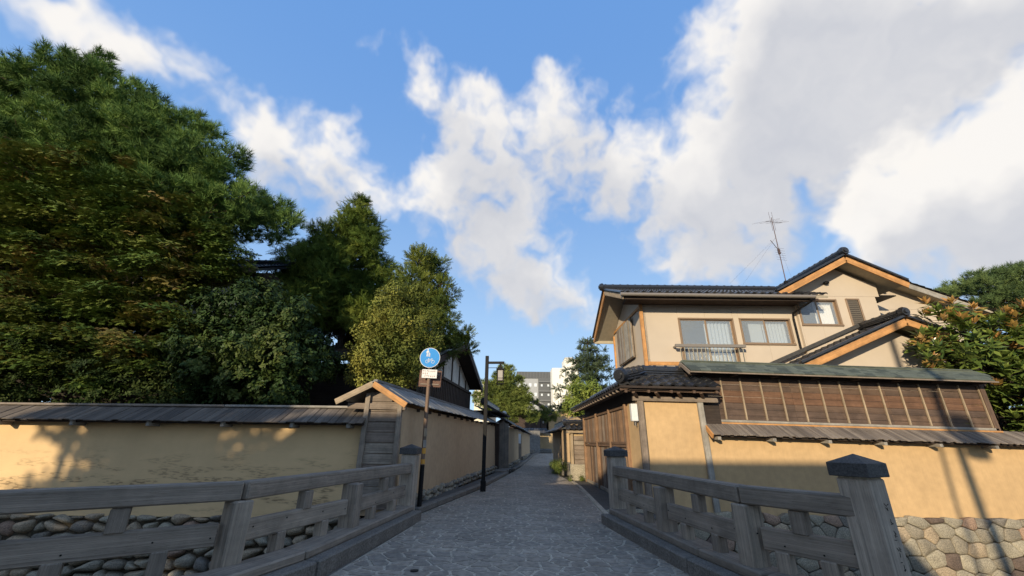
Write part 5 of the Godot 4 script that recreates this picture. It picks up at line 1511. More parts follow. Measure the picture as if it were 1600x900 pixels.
func build_lamp(b: Vector3, h: float, label: String, arm: Vector3) -> void:
	var root := thing("street_lamp", label, "street lamp", b, "black lantern lamp posts along the lane")
	block("post", b + Vector3(0, h * 0.5, 0), Vector3(0.12, h, 0.12), M.dark_metal, root, 0.008)
	block("base_collar", b + Vector3(0, 0.16, 0), Vector3(0.17, 0.32, 0.17), M.dark_metal, root, 0.012)
	var side := arm.normalized()
	beam("arm", b + Vector3(0, h - 0.24, 0) + side * 0.05, b + Vector3(0, h - 0.24, 0) + arm, 0.08, 0.07, M.dark_metal, root)
	beam("brace", b + Vector3(0, h - 0.42, 0) + side * 0.05, b + Vector3(0, h - 0.42, 0) + arm * 0.72, 0.02, 0.02, M.dark_metal, root)
	var c := b + Vector3(0, h - 0.72, 0) + arm * 0.78
	block("hanger", c + Vector3(0, 0.36, 0), Vector3(0.07, 0.26, 0.07), M.dark_metal, root)
	var lan := block("lantern", c + Vector3(0, 0.24, 0), Vector3(0.28, 0.04, 0.28), M.dark_metal, root)
	block("roof_cap", c + Vector3(0, 0.29, 0), Vector3(0.16, 0.05, 0.16), M.dark_metal, lan)
	block("floor_plate", c + Vector3(0, -0.26, 0), Vector3(0.25, 0.025, 0.25), M.dark_metal, lan)
	for x in [-1.0, 1.0]:
		for z in [-1.0, 1.0]: block("corner_bar", c + Vector3(x * 0.11, -0.01, z * 0.11), Vector3(0.024, 0.48, 0.024), M.dark_metal, lan)
	block("shade", c + Vector3(0, 0.03, 0), Vector3(0.19, 0.36, 0.19), M.lamp_paper, lan, 0.02)
	for s in [[Vector3(0, -0.07, 0.11), Vector3(0.2, 0.014, 0.012)], [Vector3(0.11, -0.07, 0), Vector3(0.012, 0.014, 0.2)]]: block("glazing_bar", c + s[0], s[1], M.dark_metal, lan)

# ---------------------------------------------------------------- far buildings
func tower(called: String, label: String, c: Vector3, s: Vector3, m: Material, cols: int, rows: int, wm: Material, win: Vector2) -> Node3D:
	var o := thing(called, label, "building", c)
	block("walls", c + Vector3(0, s.y * 0.5, 0), s, m, o, 0.05)
	for j in rows:
		for i in cols:
			block("window", c + Vector3((i + 0.5) / cols * s.x - s.x * 0.5, s.y - (j + 0.75) * 3.1, s.z * 0.5 + 0.03), Vector3(win.x, win.y, 0.12), wm, o)
	return o

func build_far() -> void:
	var grey_m := mat("hotel_grey", Color(0.34, 0.35, 0.36), {"rough": 0.8})
	var dark := mat("hotel_dark", Color(0.10, 0.105, 0.11), {"rough": 0.6})
	var band := mat("hotel_band", Color(0.14, 0.145, 0.15), {"rough": 0.6})
	var cream := mat("tower_cream", Color(0.80, 0.76, 0.66), {"rough": 0.85})
	var wglass := mat("far_glass", Color(0.62, 0.66, 0.70), {"rough": 0.2})
	var h := tower("hotel_building", "grey block hotel with dark stacked balconies beyond the lane", Vector3(5.6, 0, -144), Vector3(7.4, 21.9, 9), grey_m, 4, 5, wglass, Vector2(0.9, 1.1))
	block("stair_block", Vector3(11.6, 11.0, -143.4), Vector3(4.6, 21.8, 9), dark, h)
	for k in 6:
		block("balcony", Vector3(11.6, 20.6 - k * 3.1, -138.8), Vector3(4.4, 0.5, 0.8), band, h)
		for x in [10.4, 12.6]: block("pale_window", Vector3(x, 19.4 - k * 3.1, -138.85), Vector3(0.6, 0.7, 0.2), wglass, h)  # small pale panes between the balconies
	block("roof_screen", Vector3(8.0, 22.9, -143.8), Vector3(12.2, 2.3, 8.8), dark, h)
	for k in 24: block("screen_fin", Vector3(2.1 + k * 0.51, 22.9, -139.3), Vector3(0.16, 2.2, 0.2), band, h)
	var t := tower("white_tower", "plain cream tower block behind the layered fir", Vector3(14.9, 0, -130), Vector3(4.1, 23.3, 6), cream, 0, 0, wglass, Vector2.ONE)
	block("tall_core", Vector3(19.1, 13.15, -131), Vector3(4.4, 26.3, 7), cream, t)
	block("roof_tank", Vector3(18.6, 26.7, -131), Vector3(2.6, 0.8, 3.4), mat("tower_top", Color(0.45, 0.42, 0.37), {}), t)
	for k in 7: block("slot_window", Vector3(15.2, 20.6 - k * 2.8, -126.95), Vector3(0.25, 1.2, 0.12), dark, t)
	tower("cream_block", "low cream building behind the old house eave at left", Vector3(-8.5, 0, -126), Vector3(4.4, 18.2, 8), mat("block_cream", Color(0.72, 0.64, 0.47), {}), 3, 5, wglass, Vector2(0.7, 1.0))
	var b2 := tower("pink_block", "small pinkish building peeping beside the lamp post", Vector3(-6.2, 0, -132), Vector3(3.0, 17.4, 8), mat("block_pink", Color(0.66, 0.52, 0.40), {}), 2, 5, wglass, Vector2(0.7, 1.0))
	# long tiled hall roof in front of the hotel
	var q := thing("tiled_hall", "large dark tiled hall roof sloping below the grey hotel", "house", Vector3(4.5, 0, -78))
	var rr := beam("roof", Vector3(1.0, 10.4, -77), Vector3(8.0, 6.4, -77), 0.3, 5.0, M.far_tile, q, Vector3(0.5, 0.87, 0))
	for k in 26: beam("tile_rib", Vector3(1.0 + k * 0.28, 10.62 - k * 0.16, -74.45), Vector3(1.0 + k * 0.28, 10.62 - k * 0.16, -79.5), 0.1, 0.1, M.far_tile, rr)
	beam("eave_edge", Vector3(1.0, 10.5, -74.4), Vector3(8.1, 6.45, -74.4), 0.22, 0.12, M.white_board2, q)
	block("wall", Vector3(3.0, 3.2, -77.4), Vector3(6.4, 6.4, 4.0), M.dark_wood2, q)
	var p2 := thing("ochre_house", "ochre walled house under the cream tower at the lane end", "house", Vector3(9, 0, -72))
	block("wall", Vector3(9.4, 3.0, -78.0), Vector3(5.2, 6.0, 4.0), M.plaster, p2)
	part("gable_panel", prism(PackedVector2Array([Vector2(6.8, 6.0), Vector2(12.0, 6.0), Vector2(12.0, 7.6)]), 3.8, at(Vector3(0, 0, -76.1))), M.plaster, p2)
	beam("roof", Vector3(6.4, 6.0, -78.0), Vector3(12.4, 7.95, -78.0), 0.22, 4.8, M.far_tile, p2, Vector3(-0.3, 0.95, 0))

# ---------------------------------------------------------------- foliage
func leaf_blade(m: MB, base: Vector3, dir: Vector3, nor: Vector3, l: float, w: float, fold := 0.25) -> void:
	var s := dir.cross(nor).normalized() * w * 0.5
	var mid := base + dir * l * 0.5 - nor * fold * w * 0.5
	var tip := base + dir * l - nor * l * 0.12
	var a := base + dir * l * 0.45 + s
	var b := base + dir * l * 0.45 - s
	m.tri(base, a, mid); m.tri(a, tip, mid); m.tri(base, mid, b); m.tri(mid, tip, b)

func tuft_mesh(n: int, l: float, w: float, spread: float, seed_: int) -> ArrayMesh:
	rng.seed = seed_
	var m := MB.new()
	for k in n:
		var a := rnd(0, TAU)
		var e := acos(rnd(cos(spread), 1.0))
		var d := Vector3(sin(e) * cos(a), cos(e), sin(e) * sin(a))
		var s := d.cross(Vector3(rnd(-1, 1), rnd(-1, 1), rnd(-1, 1))).normalized() * w * 0.5
		var o := Vector3(0, rnd(-0.10, 0.04), 0)
		m.tri(o + s, o - s, o + d * l * rnd(0.75, 1.1))
	return m.mesh()

func maple_mesh(seed_: int) -> ArrayMesh:
	rng.seed = seed_
	var m := MB.new()
	for k in 11:
		var c := Vector3(rnd(-0.24, 0.24), rnd(-0.05, 0.05), rnd(-0.24, 0.24))
		var nor := Vector3(rnd(-0.45, 0.45), 1.0, rnd(-0.45, 0.45)).normalized()
		var x := nor.cross(Vector3(rnd(-1, 1), 0.1, rnd(-1, 1))).normalized()
		var z := x.cross(nor)
		var r := rnd(0.065, 0.10)
		for q in 5:
			var a := (q - 2) * 0.72
			var d := x * cos(a) + z * sin(a) - nor * 0.15
			var s := (x * -sin(a) + z * cos(a)) * r * 0.24
			var o := c + d * r * 0.12
			m.tri(o - s * 0.4, o + d * r * 0.45 + s, o + d * r * (1.0 if q == 2 else 0.85))
			m.tri(o + s * 0.4, o + d * r * (1.0 if q == 2 else 0.85), o + d * r * 0.45 - s)
	return m.mesh()

func spray_mesh(n: int, l: float, w: float, r: float, seed_: int) -> ArrayMesh:
	rng.seed = seed_
	var m := MB.new()
	for k in n:
		var a := rnd(0, TAU)
		var d := Vector3(cos(a), rnd(-0.15, 0.75), sin(a)).normalized()
		var nor := (Vector3.UP + Vector3(rnd(-0.5, 0.5), 0, rnd(-0.5, 0.5)) - d * 0.3).normalized()
		leaf_blade(m, Vector3(rnd(-r, r), rnd(-r, r) * 0.7, rnd(-r, r)) + d * 0.01, d, nor, l * rnd(0.7, 1.15), w * rnd(0.8, 1.1))
	return m.mesh()

# a feathery conifer twig running out along +y and drooping towards -z
func twig_mesh(n: int, l: float, side: float, w: float, droop: float, seed_: int) -> ArrayMesh:
	rng.seed = seed_
	var m := MB.new()
	for k in n:
		var f := (k + 0.5) / n
		var o := Vector3(rnd(-0.01, 0.01), l * f, -droop * f * f * l)
		for s in [-1.0, 1.0]:
			var d := Vector3(s, 0.8 + rnd(-0.2, 0.2), rnd(-0.5, 0.25) - droop * f).normalized()
			var q := d.cross(Vector3(0, 0.2, 1)).normalized() * w * 0.5
			var ll := side * (1.0 - 0.6 * absf(f - 0.35)) * rnd(0.7, 1.2)
			m.tri(o + q, o - q, o + d * ll)
			m.tri(o + Vector3(0, 0, w * 0.5), o - Vector3(0, 0, w * 0.5), o + d * ll * 0.9 + Vector3(0, 0, rnd(-0.03, 0.02)))
	return m.mesh()

# pads of foliage filling an outline given in (x, y) at distance z; they swell towards the lane by bulge
func pads_in(poly: PackedVector2Array, z: float, bulge: float, step: Vector2, r: float, seed_: int, soft := 2.2) -> Array:
	rng.seed = seed_
	var lo := poly[0]
	var hi := poly[0]
	for p in poly:
		lo = Vector2(minf(lo.x, p.x), minf(lo.y, p.y)); hi = Vector2(maxf(hi.x, p.x), maxf(hi.y, p.y))
	var out := []
	var y := lo.y + step.y * 0.3
	var row := 0
	while y < hi.y:
		var x := lo.x + (step.x * 0.5 if row % 2 else 0.0)
		while x < hi.x:
			var p := Vector2(x + rnd(-0.32, 0.32) * step.x, y + rnd(-0.32, 0.32) * step.y)
			if Geometry2D.is_point_in_polygon(p, poly):
				var d := 1e9
				for k in poly.size():
					d = minf(d, p.distance_to(Geometry2D.get_closest_point_to_segment(p, poly[k], poly[(k + 1) % poly.size()])))
				var f := clampf(d / soft, 0.0, 1.0)
				var rr := minf(r * rnd(0.8, 1.25), maxf(d * 1.1, r * 0.7))
				if d < r * 0.22: x += step.x; continue
				out.push_back([Vector3(p.x, p.y, z + bulge * sqrt(1.0 - (1.0 - f) * (1.0 - f)) + rnd(-0.35, 0.35)), rr])
				if f > 0.5: out.push_back([Vector3(p.x + rnd(-0.4, 0.4), p.y + rnd(-0.3, 0.3), z - bulge * 0.5 + rnd(-0.5, 0.5)), rr])
			x += step.x
		y += step.y
		row += 1
	return out

# leaf clusters over the pads, as one crown of instanced sprays
func crown(root: Node3D, called: String, mesh: Mesh, m: Material, pads: Array, per: float, size: Vector2, flat: float, upness: float, cols: Array, seed_: int, hollow := 0.45) -> void:
	rng.seed = seed_
	var nz := noise(seed_ + 3, 0.55, 3)
	var xf := []
	var tint := []
	for pad in pads:
		var c: Vector3 = pad[0]
		var r: float = pad[1]
		var n := int(per * r * r)
		var tone := rnd(-0.12, 0.12)
		for k in n:
			var d := Vector3(rng.randfn(), rng.randfn(), rng.randfn()).normalized()
			var rad := r * pow(rnd(hollow * hollow * hollow, 1.0), 0.333) * rnd(0.9, 1.12)
			var p := c + Vector3(d.x, d.y * flat, d.z) * rad
			if nz.get_noise_3dv(p * 2.2) < -0.22: continue
			var y := (d * (1.0 - upness) + Vector3.UP * upness + Vector3(rnd(-0.3, 0.3), rnd(-0.3, 0.3), rnd(-0.3, 0.3))).normalized()
			var x := y.cross(Vector3(rnd(-1, 1), rnd(-1, 1), rnd(-1, 1))).normalized()
			var s := rnd(size.x, size.y)
			xf.push_back(Transform3D(Basis(x * s, y * s, x.cross(y) * s), p))
			var f := clampf(0.5 + tone + nz.get_noise_3dv(p + Vector3(50, 0, 0)) * 0.9 + rnd(-0.22, 0.22), 0.0, 0.999) * (cols.size() - 1)
			var a: Color = cols[int(f)]
			tint.push_back(a.lerp(cols[int(f) + 1], f - int(f)) * rnd(0.82, 1.18))
	_mm(root, called, mesh, m, xf, tint)

func _mm(root: Node3D, called: String, mesh: Mesh, m: Material, xf: Array, tint: Array) -> MultiMeshInstance3D:
	var mm := MultiMesh.new()
	mm.transform_format = MultiMesh.TRANSFORM_3D
	mm.use_colors = true
	mm.mesh = mesh
	mm.instance_count = xf.size()
	for k in xf.size():
		mm.set_instance_transform(k, xf[k])
		mm.set_instance_color(k, tint[k])
	var o := MultiMeshInstance3D.new()
	o.name = called
	o.multimesh = mm
	o.material_override = m
	root.add_child(o, true)
	o.global_transform = Transform3D.IDENTITY
	stuff(o)
	return o

# a trunk with limbs that reach into the pads
func trunk(root: Node3D, base: Vector3, top: Vector3, r0: float, r1: float, m: Material, pads: Array, every: int, seed_: int, bend := 0.25, rise := 0.7) -> void:
	rng.seed = seed_
	var b := MB.new()
	var pts := PackedVector3Array()
	var rad := PackedFloat32Array()
	var n := 9
	var off := Vector3(rnd(-1, 1), 0, rnd(-1, 1)) * bend
	for k in n:
		var f := float(k) / (n - 1)
		pts.push_back(base.lerp(top, f) + off * sin(f * 5.0) * (1.0 - f) * minf(1.0, f * 3.0) + Vector3(rnd(-0.04, 0.04), 0, rnd(-0.04, 0.04)))
		rad.push_back(lerpf(r0, r1, pow(f, 0.8)) * (1.25 if k == 0 else 1.0))
	b.tube(pts, rad, 9)
	for k in range(0, pads.size(), every):
		var c: Vector3 = pads[k][0]
		var yy := clampf((c.y - base.y - rise) / maxf(0.1, top.y - base.y), 0.12, 0.97)
		var i := clampi(int(yy * (n - 1)), 0, n - 2)
		var s := pts[i].lerp(pts[i + 1], yy * (n - 1) - i)
		var len_ := s.distance_to(c)
		if len_ > 7.0: continue
		var mid := s.lerp(c, 0.5) + Vector3(rnd(-0.12, 0.12), rnd(-0.05, 0.16), rnd(-0.12, 0.12)) * len_ * 0.4
		var r := clampf(len_ * 0.013 + 0.012, 0.015, rad[i] * 0.55)
		b.tube(PackedVector3Array([s, s.lerp(mid, 0.5) + Vector3(0, 0.04, 0) * len_, mid, mid.lerp(c, 0.6), c]), PackedFloat32Array([r * 1.3, r, r * 0.8, r * 0.55, r * 0.25]), 5, false)
		for q in 3:
			var e: Vector3 = c + Vector3(rnd(-1, 1), rnd(-0.3, 0.5), rnd(-1, 1)) * pads[k][1] * 0.8
			b.tube(PackedVector3Array([mid.lerp(c, 0.5 + 0.2 * q), e]), PackedFloat32Array([r * 0.5, r * 0.12]), 4, false)
	part("trunk", b.mesh(), m, root)

func P(flat: Array) -> PackedVector2Array:
	var o := PackedVector2Array()
	for k in range(0, flat.size(), 2): o.push_back(Vector2(flat[k], flat[k + 1]))
	return o

func build_trees_left() -> void:
	leaf_mat("needles", 0.7, 0.2, 0.2); leaf_mat("leaves", 0.6, 0.35, 0.22); leaf_mat("glossy_leaves", 0.45, 0.2, 0.25); leaf_mat("thin_leaves", 0.6, 0.45, 0.2)
	# great pine
	var t := thing("pine_tree", "towering long needled pine filling the upper left corner", "tree", Vector3(-14.5, 0, -14.2))
	var pads := pads_in(P([-24.6, 17.2, -23, 17.6, -21, 15.8, -19.5, 16.2, -18.8, 17.1, -16.8, 16.6, -13.4, 14.3, -10.5, 12.2, -8.6, 10.2, -7.7, 9.2, -8.0, 8.2, -9.2, 8.3, -10.6, 8.0, -11.9, 7.8, -12.4, 6.4, -17.2, 6.4, -24.6, 6.4]), -13.8, 1.9, Vector2(1.2, 0.98), 0.88, 301)
	crown(t, "crown", tuft_mesh(26, 0.27, 0.020, 1.15, 11), M.needles, pads, 225.0, Vector2(0.8, 1.3), 0.62, 0.55, [Color(0.060, 0.104, 0.030), Color(0.108, 0.179, 0.044), Color(0.182, 0.263, 0.064)], 302, 0.3)
	trunk(t, Vector3(-14.2, -0.1, -14.0), Vector3(-17.5, 17.0, -14.2), 0.42, 0.08, M.red_bark, pads, 2, 303, 0.5)
	# maple before it
	t = thing("maple_tree", "spreading maple with rust tinged leaves leaning over the left wall", "tree", Vector3(-11.5, 0, -12))
	pads = pads_in(P([-21.5, 10.4, -17, 11.0, -14.2, 11.1, -12.0, 10.0, -10.0, 8.7, -9.3, 8.0, -9.5, 6.9, -9.0, 5.4, -9.3, 3.8, -9.8, 2.7, -14.3, 2.4, -21.5, 2.4]), -11.9, 1.0, Vector2(1.25, 0.72), 0.80, 311, 1.6)
	for tip in [[-9.0, 7.15], [-9.5, 7.5], [-8.75, 6.7], [-9.6, 6.8], [-9.2, 6.3], [-10.1, 7.4]]: pads.push_back([Vector3(tip[0], tip[1], -11.7), 0.62])
	crown(t, "crown", maple_mesh(12), M.thin_leaves, pads, 150.0, Vector2(0.8, 1.25), 0.32, 0.75, [Color(0.062, 0.100, 0.024), Color(0.085, 0.135, 0.028), Color(0.115, 0.165, 0.034), Color(0.150, 0.185, 0.040), Color(0.185, 0.19, 0.045), Color(0.24, 0.165, 0.055)], 312, 0.2)
	trunk(t, Vector3(-11.2, -0.1, -12.0), Vector3(-13.0, 9.6, -12.2), 0.24, 0.05, M.bark, pads, 3, 313, 0.5, 1.2)
	# clipped dome of an evergreen
	t = thing("evergreen_shrub", "dense dark dome of glossy evergreen leaves behind the left wall", "shrub", Vector3(-7.4, 0, -12.4))
	pads = pads_in(P([-10.0, 4.4, -9.4, 5.9, -7.8, 6.4, -6.5, 5.7, -5.7, 4.8, -5.3, 3.8, -5.3, 2.8, -6.0, 2.2, -9.6, 2.0]), -12.5, 1.35, Vector2(0.75, 0.62), 0.62, 321, 1.8)
	crown(t, "crown", spray_mesh(14, 0.125, 0.056, 0.10, 13), M.glossy_leaves, pads, 360.0, Vector2(0.8, 1.2), 0.85, 0.25, [Color(0.024, 0.044, 0.013), Color(0.036, 0.062, 0.016), Color(0.080, 0.10, 0.024)], 322, 0.5)
	trunk(t, Vector3(-7.3, -0.1, -12.6), Vector3(-7.5, 5.2, -12.6), 0.14, 0.04, M.bark, pads, 4, 323)
	# low shrub beneath the maple
	t = thing("low_shrub", "low dark leafy shrub under the maple behind the roof ridge", "shrub", Vector3(-13, 0, -11.6))
	pads = pads_in(P([-18.5, 4.3, -15, 4.6, -12, 4.2, -9.4, 4.2, -8.4, 2.2, -18.5, 1.9]), -11.7, 0.5, Vector2(0.8, 0.6), 0.55, 331, 0.8)
	crown(t, "crown", spray_mesh(12, 0.10, 0.045, 0.09, 14), M.leaves, pads, 260.0, Vector2(0.8, 1.2), 0.8, 0.3, [Color(0.020, 0.037, 0.012), Color(0.036, 0.058, 0.015), Color(0.064, 0.083, 0.022)], 332)
	trunk(t, Vector3(-12.6, -0.1, -11.9), Vector3(-12.8, 3.0, -11.9), 0.08, 0.03, M.bark, pads, 4, 333)
	# a darker belt of garden trees that closes the view behind them
	t = thing("garden_thicket", "dark garden trees closing the gaps behind the maple and pine", "trees", Vector3(-18, 0, -17))
	pads = pads_in(P([-34, 9, -26, 9.5, -18, 8.6, -13, 8.0, -10.2, 6.6, -9.0, 4.4, -9.0, 1.0, -34, 1.0]), -17.0, 0.8, Vector2(1.5, 1.3), 1.0, 371, 1.5)
	crown(t, "crown", spray_mesh(12, 0.16, 0.07, 0.16, 19), M.leaves, pads, 75.0, Vector2(0.9, 1.4), 0.9, 0.4, [Color(0.030, 0.050, 0.016), Color(0.05, 0.075, 0.022), Color(0.075, 0.10, 0.03)], 372)
	trunk(t, Vector3(-18, -0.1, -17.4), Vector3(-18.5, 8.0, -17.4), 0.2, 0.05, M.bark, pads, 4, 373)
	# hemlock
	t = thing("hemlock_tree", "tall drooping hemlock with two trunks behind the dome shrub", "tree", Vector3(-8.0, 0, -18))
	pads = []
	rng.seed = 341
	for c in [[-8.0, 6.6, 13.25, 3.3, -18.2], [-10.3, 7.2, 11.9, 2.3, -18.8]]:
		var rows := int((c[2] - c[1]) / 0.6)
		for row in rows + 1:
			var fr := float(row) / rows
			var w: float = c[3] * (1.0 - pow(fr, 1.25)) + 0.16
			for k in (7 if fr < 0.85 else 3):
				var a := TAU * k / 7 + row * 0.8 + rnd(-0.3, 0.3)
				var l := w * rnd(0.65, 1.1)
				for q in [0.4, 0.72, 1.0]:
					pads.push_back([Vector3(c[0] + cos(a) * l * q, lerpf(c[1], c[2], fr) - l * 0.12 * q + rnd(-0.1, 0.1), c[4] + sin(a) * l * q * 0.9), 0.58 * (1.0 - 0.6 * fr) + 0.08])
	crown(t, "crown", twig_mesh(9, 0.30, 0.13, 0.022, 0.7, 15), M.needles, pads, 300.0, Vector2(0.85, 1.3), 0.30, 0.15, [Color(0.055, 0.090, 0.019), Color(0.100, 0.147, 0.026), Color(0.185, 0.219, 0.042)], 342, 0.3)
	trunk(t, Vector3(-7.8, -0.1, -18.2), Vector3(-8.0, 12.4, -18.3), 0.24, 0.04, M.bark, pads, 3, 343, 0.1)
	trunk(t, Vector3(-8.7, -0.1, -18.4), Vector3(-9.0, 10.4, -18.6), 0.20, 0.05, M.bark, [], 3, 344, 0.1)
	# yew like tree, darker and ragged, right of it
	t = thing("ragged_conifer", "ragged dark conifer with bare reddish limbs beside the hemlock", "tree", Vector3(-3.6, 0, -16))
	pads = pads_in(P([-4.5, 8.2, -4.1, 9.3, -3.3, 8.9, -2.8, 7.9, -2.2, 6.4, -1.85, 4.9, -2.3, 4.1, -4.2, 4.2, -4.6, 6.6]), -16.1, 0.8, Vector2(0.62, 0.55), 0.48, 351, 1.0)
	for tip in [[-4.15, 9.25, 0.26], [-4.1, 8.8, 0.34], [-3.1, 8.85, 0.26], [-3.2, 8.4, 0.34], [-2.55, 7.3, 0.3], [-1.95, 5.6, 0.34], [-1.8, 5.0, 0.34]]: pads.push_back([Vector3(tip[0], tip[1], -16.1), tip[2]])
	crown(t, "crown", twig_mesh(7, 0.24, 0.10, 0.020, 0.1, 16), M.needles, pads, 800.0, Vector2(0.8, 1.3), 0.7, 0.4, [Color(0.064, 0.094, 0.024), Color(0.118, 0.154, 0.032), Color(0.192, 0.216, 0.044)], 352, 0.3)
	trunk(t, Vector3(-3.7, -0.1, -16.1), Vector3(-3.9, 9.0, -16.2), 0.12, 0.03, M.red_bark, pads, 1, 353, 0.25, 0.9)
	# golden leaved bush by the gable
	t = thing("golden_shrub", "tall yellow green leafy shrub rising behind the gabled wall end", "shrub", Vector3(-4.0, 0, -13.2))
	pads = pads_in(P([-5.2, 2.9, -5.4, 4.0, -5.1, 5.2, -4.5, 6.3, -3.8, 6.8, -2.9, 6.2, -2.5, 5.0, -2.5, 4.0, -3.2, 3.2, -4.1, 2.8]), -13.4, 0.9, Vector2(0.58, 0.52), 0.50, 361, 1.2)
	crown(t, "crown", spray_mesh(15, 0.085, 0.038, 0.11, 17), M.leaves, pads, 480.0, Vector2(0.8, 1.25), 0.95, 0.35, [Color(0.080, 0.104, 0.025), Color(0.160, 0.174, 0.037), Color(0.277, 0.256, 0.057)], 362, 0.35)
	trunk(t, Vector3(-3.9, -0.1, -13.5), Vector3(-3.9, 6.0, -13.5), 0.08, 0.02, M.bark, pads, 2, 363)

func build_trees_far() -> void:
	# pines and broadleaves along the lane
	var t := thing("garden_pine", "rounded garden pine over the left lane walls beside the lamp post", "tree", Vector3(-1.0, 0, -61))
	var pads := pads_in(P([-0.9, 12.6, 1.4, 11.0, 2.7, 8.4, 3.8, 6.0, 3.4, 4.0, -1.6, 4.0, -5.4, 5.6, -5.0, 8.4, -3.3, 11.1]), -60.6, 2.4, Vector2(1.4, 1.15), 1.15, 401, 2.2)
	crown(t, "crown", tuft_mesh(18, 0.42, 0.05, 1.3, 21), M.needles, pads, 110.0, Vector2(0.8, 1.3), 0.7, 0.5, [Color(0.085, 0.115, 0.03), Color(0.15, 0.185, 0.045), Color(0.22, 0.25, 0.065)], 402, 0.3)
	trunk(t, Vector3(-1.0, -0.1, -61), Vector3(-1.0, 11.6, -61), 0.3, 0.07, M.red_bark, pads, 2, 403)
	t = thing("layered_fir", "tall dark fir with layered level boughs right of the cream tower", "tree", Vector3(6.2, 0, -32.5))
	pads = []
	rng.seed = 411
	for row in 8:
		var y := 4.2 + row * 0.72
		var w := 2.9 * (1.0 - pow(row / 8.4, 1.25)) + 0.12
		for k in 5:
			var a := TAU * k / 5 + row * 0.9 + rnd(-0.3, 0.3)
			var l := w * rnd(0.6, 1.15)
			for q in [0.35, 0.65, 0.95]: pads.push_back([Vector3(6.25 + cos(a) * l * q, y - l * 0.07 * q + rnd(-0.05, 0.05), -32.4 + sin(a) * l * q), 0.46 if row < 6 else 0.26])
	crown(t, "crown", twig_mesh(8, 0.42, 0.17, 0.035, 0.15, 22), M.needles, pads, 190.0, Vector2(0.7, 1.05), 0.14, 0.1, [Color(0.034, 0.054, 0.031), Color(0.058, 0.084, 0.045), Color(0.098, 0.124, 0.062)], 412, 0.2)
	trunk(t, Vector3(6.25, -0.1, -32.4), Vector3(6.25, 9.6, -32.4), 0.18, 0.03, M.bark, pads, 2, 413, 0.05, 0.1)
	t = thing("broadleaf_tree", "fresh green broadleaf tree between the fir and the gatehouse roof", "tree", Vector3(4.6, 0, -26))
	pads = pads_in(P([4.1, 5.2, 5.2, 5.3, 6.0, 4.3, 5.6, 3.0, 4.0, 2.6, 3.3, 2.9, 3.1, 3.8, 3.6, 4.8]), -26.2, 0.9, Vector2(0.6, 0.55), 0.52, 421, 1.1)
	crown(t, "crown", spray_mesh(12, 0.13, 0.075, 0.12, 23), M.thin_leaves, pads, 320.0, Vector2(0.8, 1.25), 0.85, 0.4, [Color(0.091, 0.128, 0.030), Color(0.165, 0.217, 0.045), Color(0.281, 0.315, 0.069)], 422, 0.4)
	trunk(t, Vector3(4.6, -0.1, -26.2), Vector3(4.6, 4.8, -26.2), 0.09, 0.02, M.bark, pads, 2, 423)
	t = thing("street_pine", "small clipped pine over the lane behind the far lamp", "tree", Vector3(5.0, 0, -66))
	pads = pads_in(P([3.4, 5.6, 4.6, 7.0, 5.8, 6.6, 7.6, 5.6, 8.0, 4.6, 6.4, 4.2, 4.4, 4.6]), -67, 1.0, Vector2(0.85, 0.7), 0.62, 431, 0.9)
	crown(t, "crown", tuft_mesh(14, 0.34, 0.05, 1.3, 24), M.needles, pads, 120.0, Vector2(0.8, 1.3), 0.55, 0.5, [Color(0.083, 0.105, 0.031), Color(0.148, 0.173, 0.044), Color(0.231, 0.240, 0.062)], 432, 0.3)
	trunk(t, Vector3(5.4, -0.1, -67), Vector3(5.6, 6.0, -67), 0.14, 0.05, M.bark, pads, 2, 433)
	# weeds at the foot of the right hand gate
	t = thing("gate_weeds", "tuft of green weeds at the foot of the tiled gate", "weeds", Vector3(2.6, 0, -21.4))
	pads = []
	rng.seed = 441
	for k in 9: pads.push_back([Vector3(2.36 + rnd(-0.1, 0.2), 0.1 + rnd(0, 0.4), -21.1 - rnd(0, 2.0)), 0.22])
	crown(t, "leaves", spray_mesh(10, 0.10, 0.03, 0.08, 25), M.leaves, pads, 900.0, Vector2(0.7, 1.2), 1.0, 0.6, [Color(0.066, 0.098, 0.022), Color(0.132, 0.165, 0.037), Color(0.198, 0.195, 0.062)], 442, 0.2)
	t = thing("kerb_weeds", "small green weeds at the foot of the pale concrete block", "weeds", Vector3(2.6, 0, -18.4))
	pads = []
	for k in 5: pads.push_back([Vector3(2.5 + k * 0.12, 0.08 + rnd(0, 0.1), -18.36), 0.12])
	crown(t, "leaves", spray_mesh(10, 0.06, 0.025, 0.05, 26), M.leaves, pads, 1200.0, Vector2(0.7, 1.2), 1.0, 0.6, [Color(0.083, 0.112, 0.025), Color(0.165, 0.180, 0.037)], 443, 0.2)

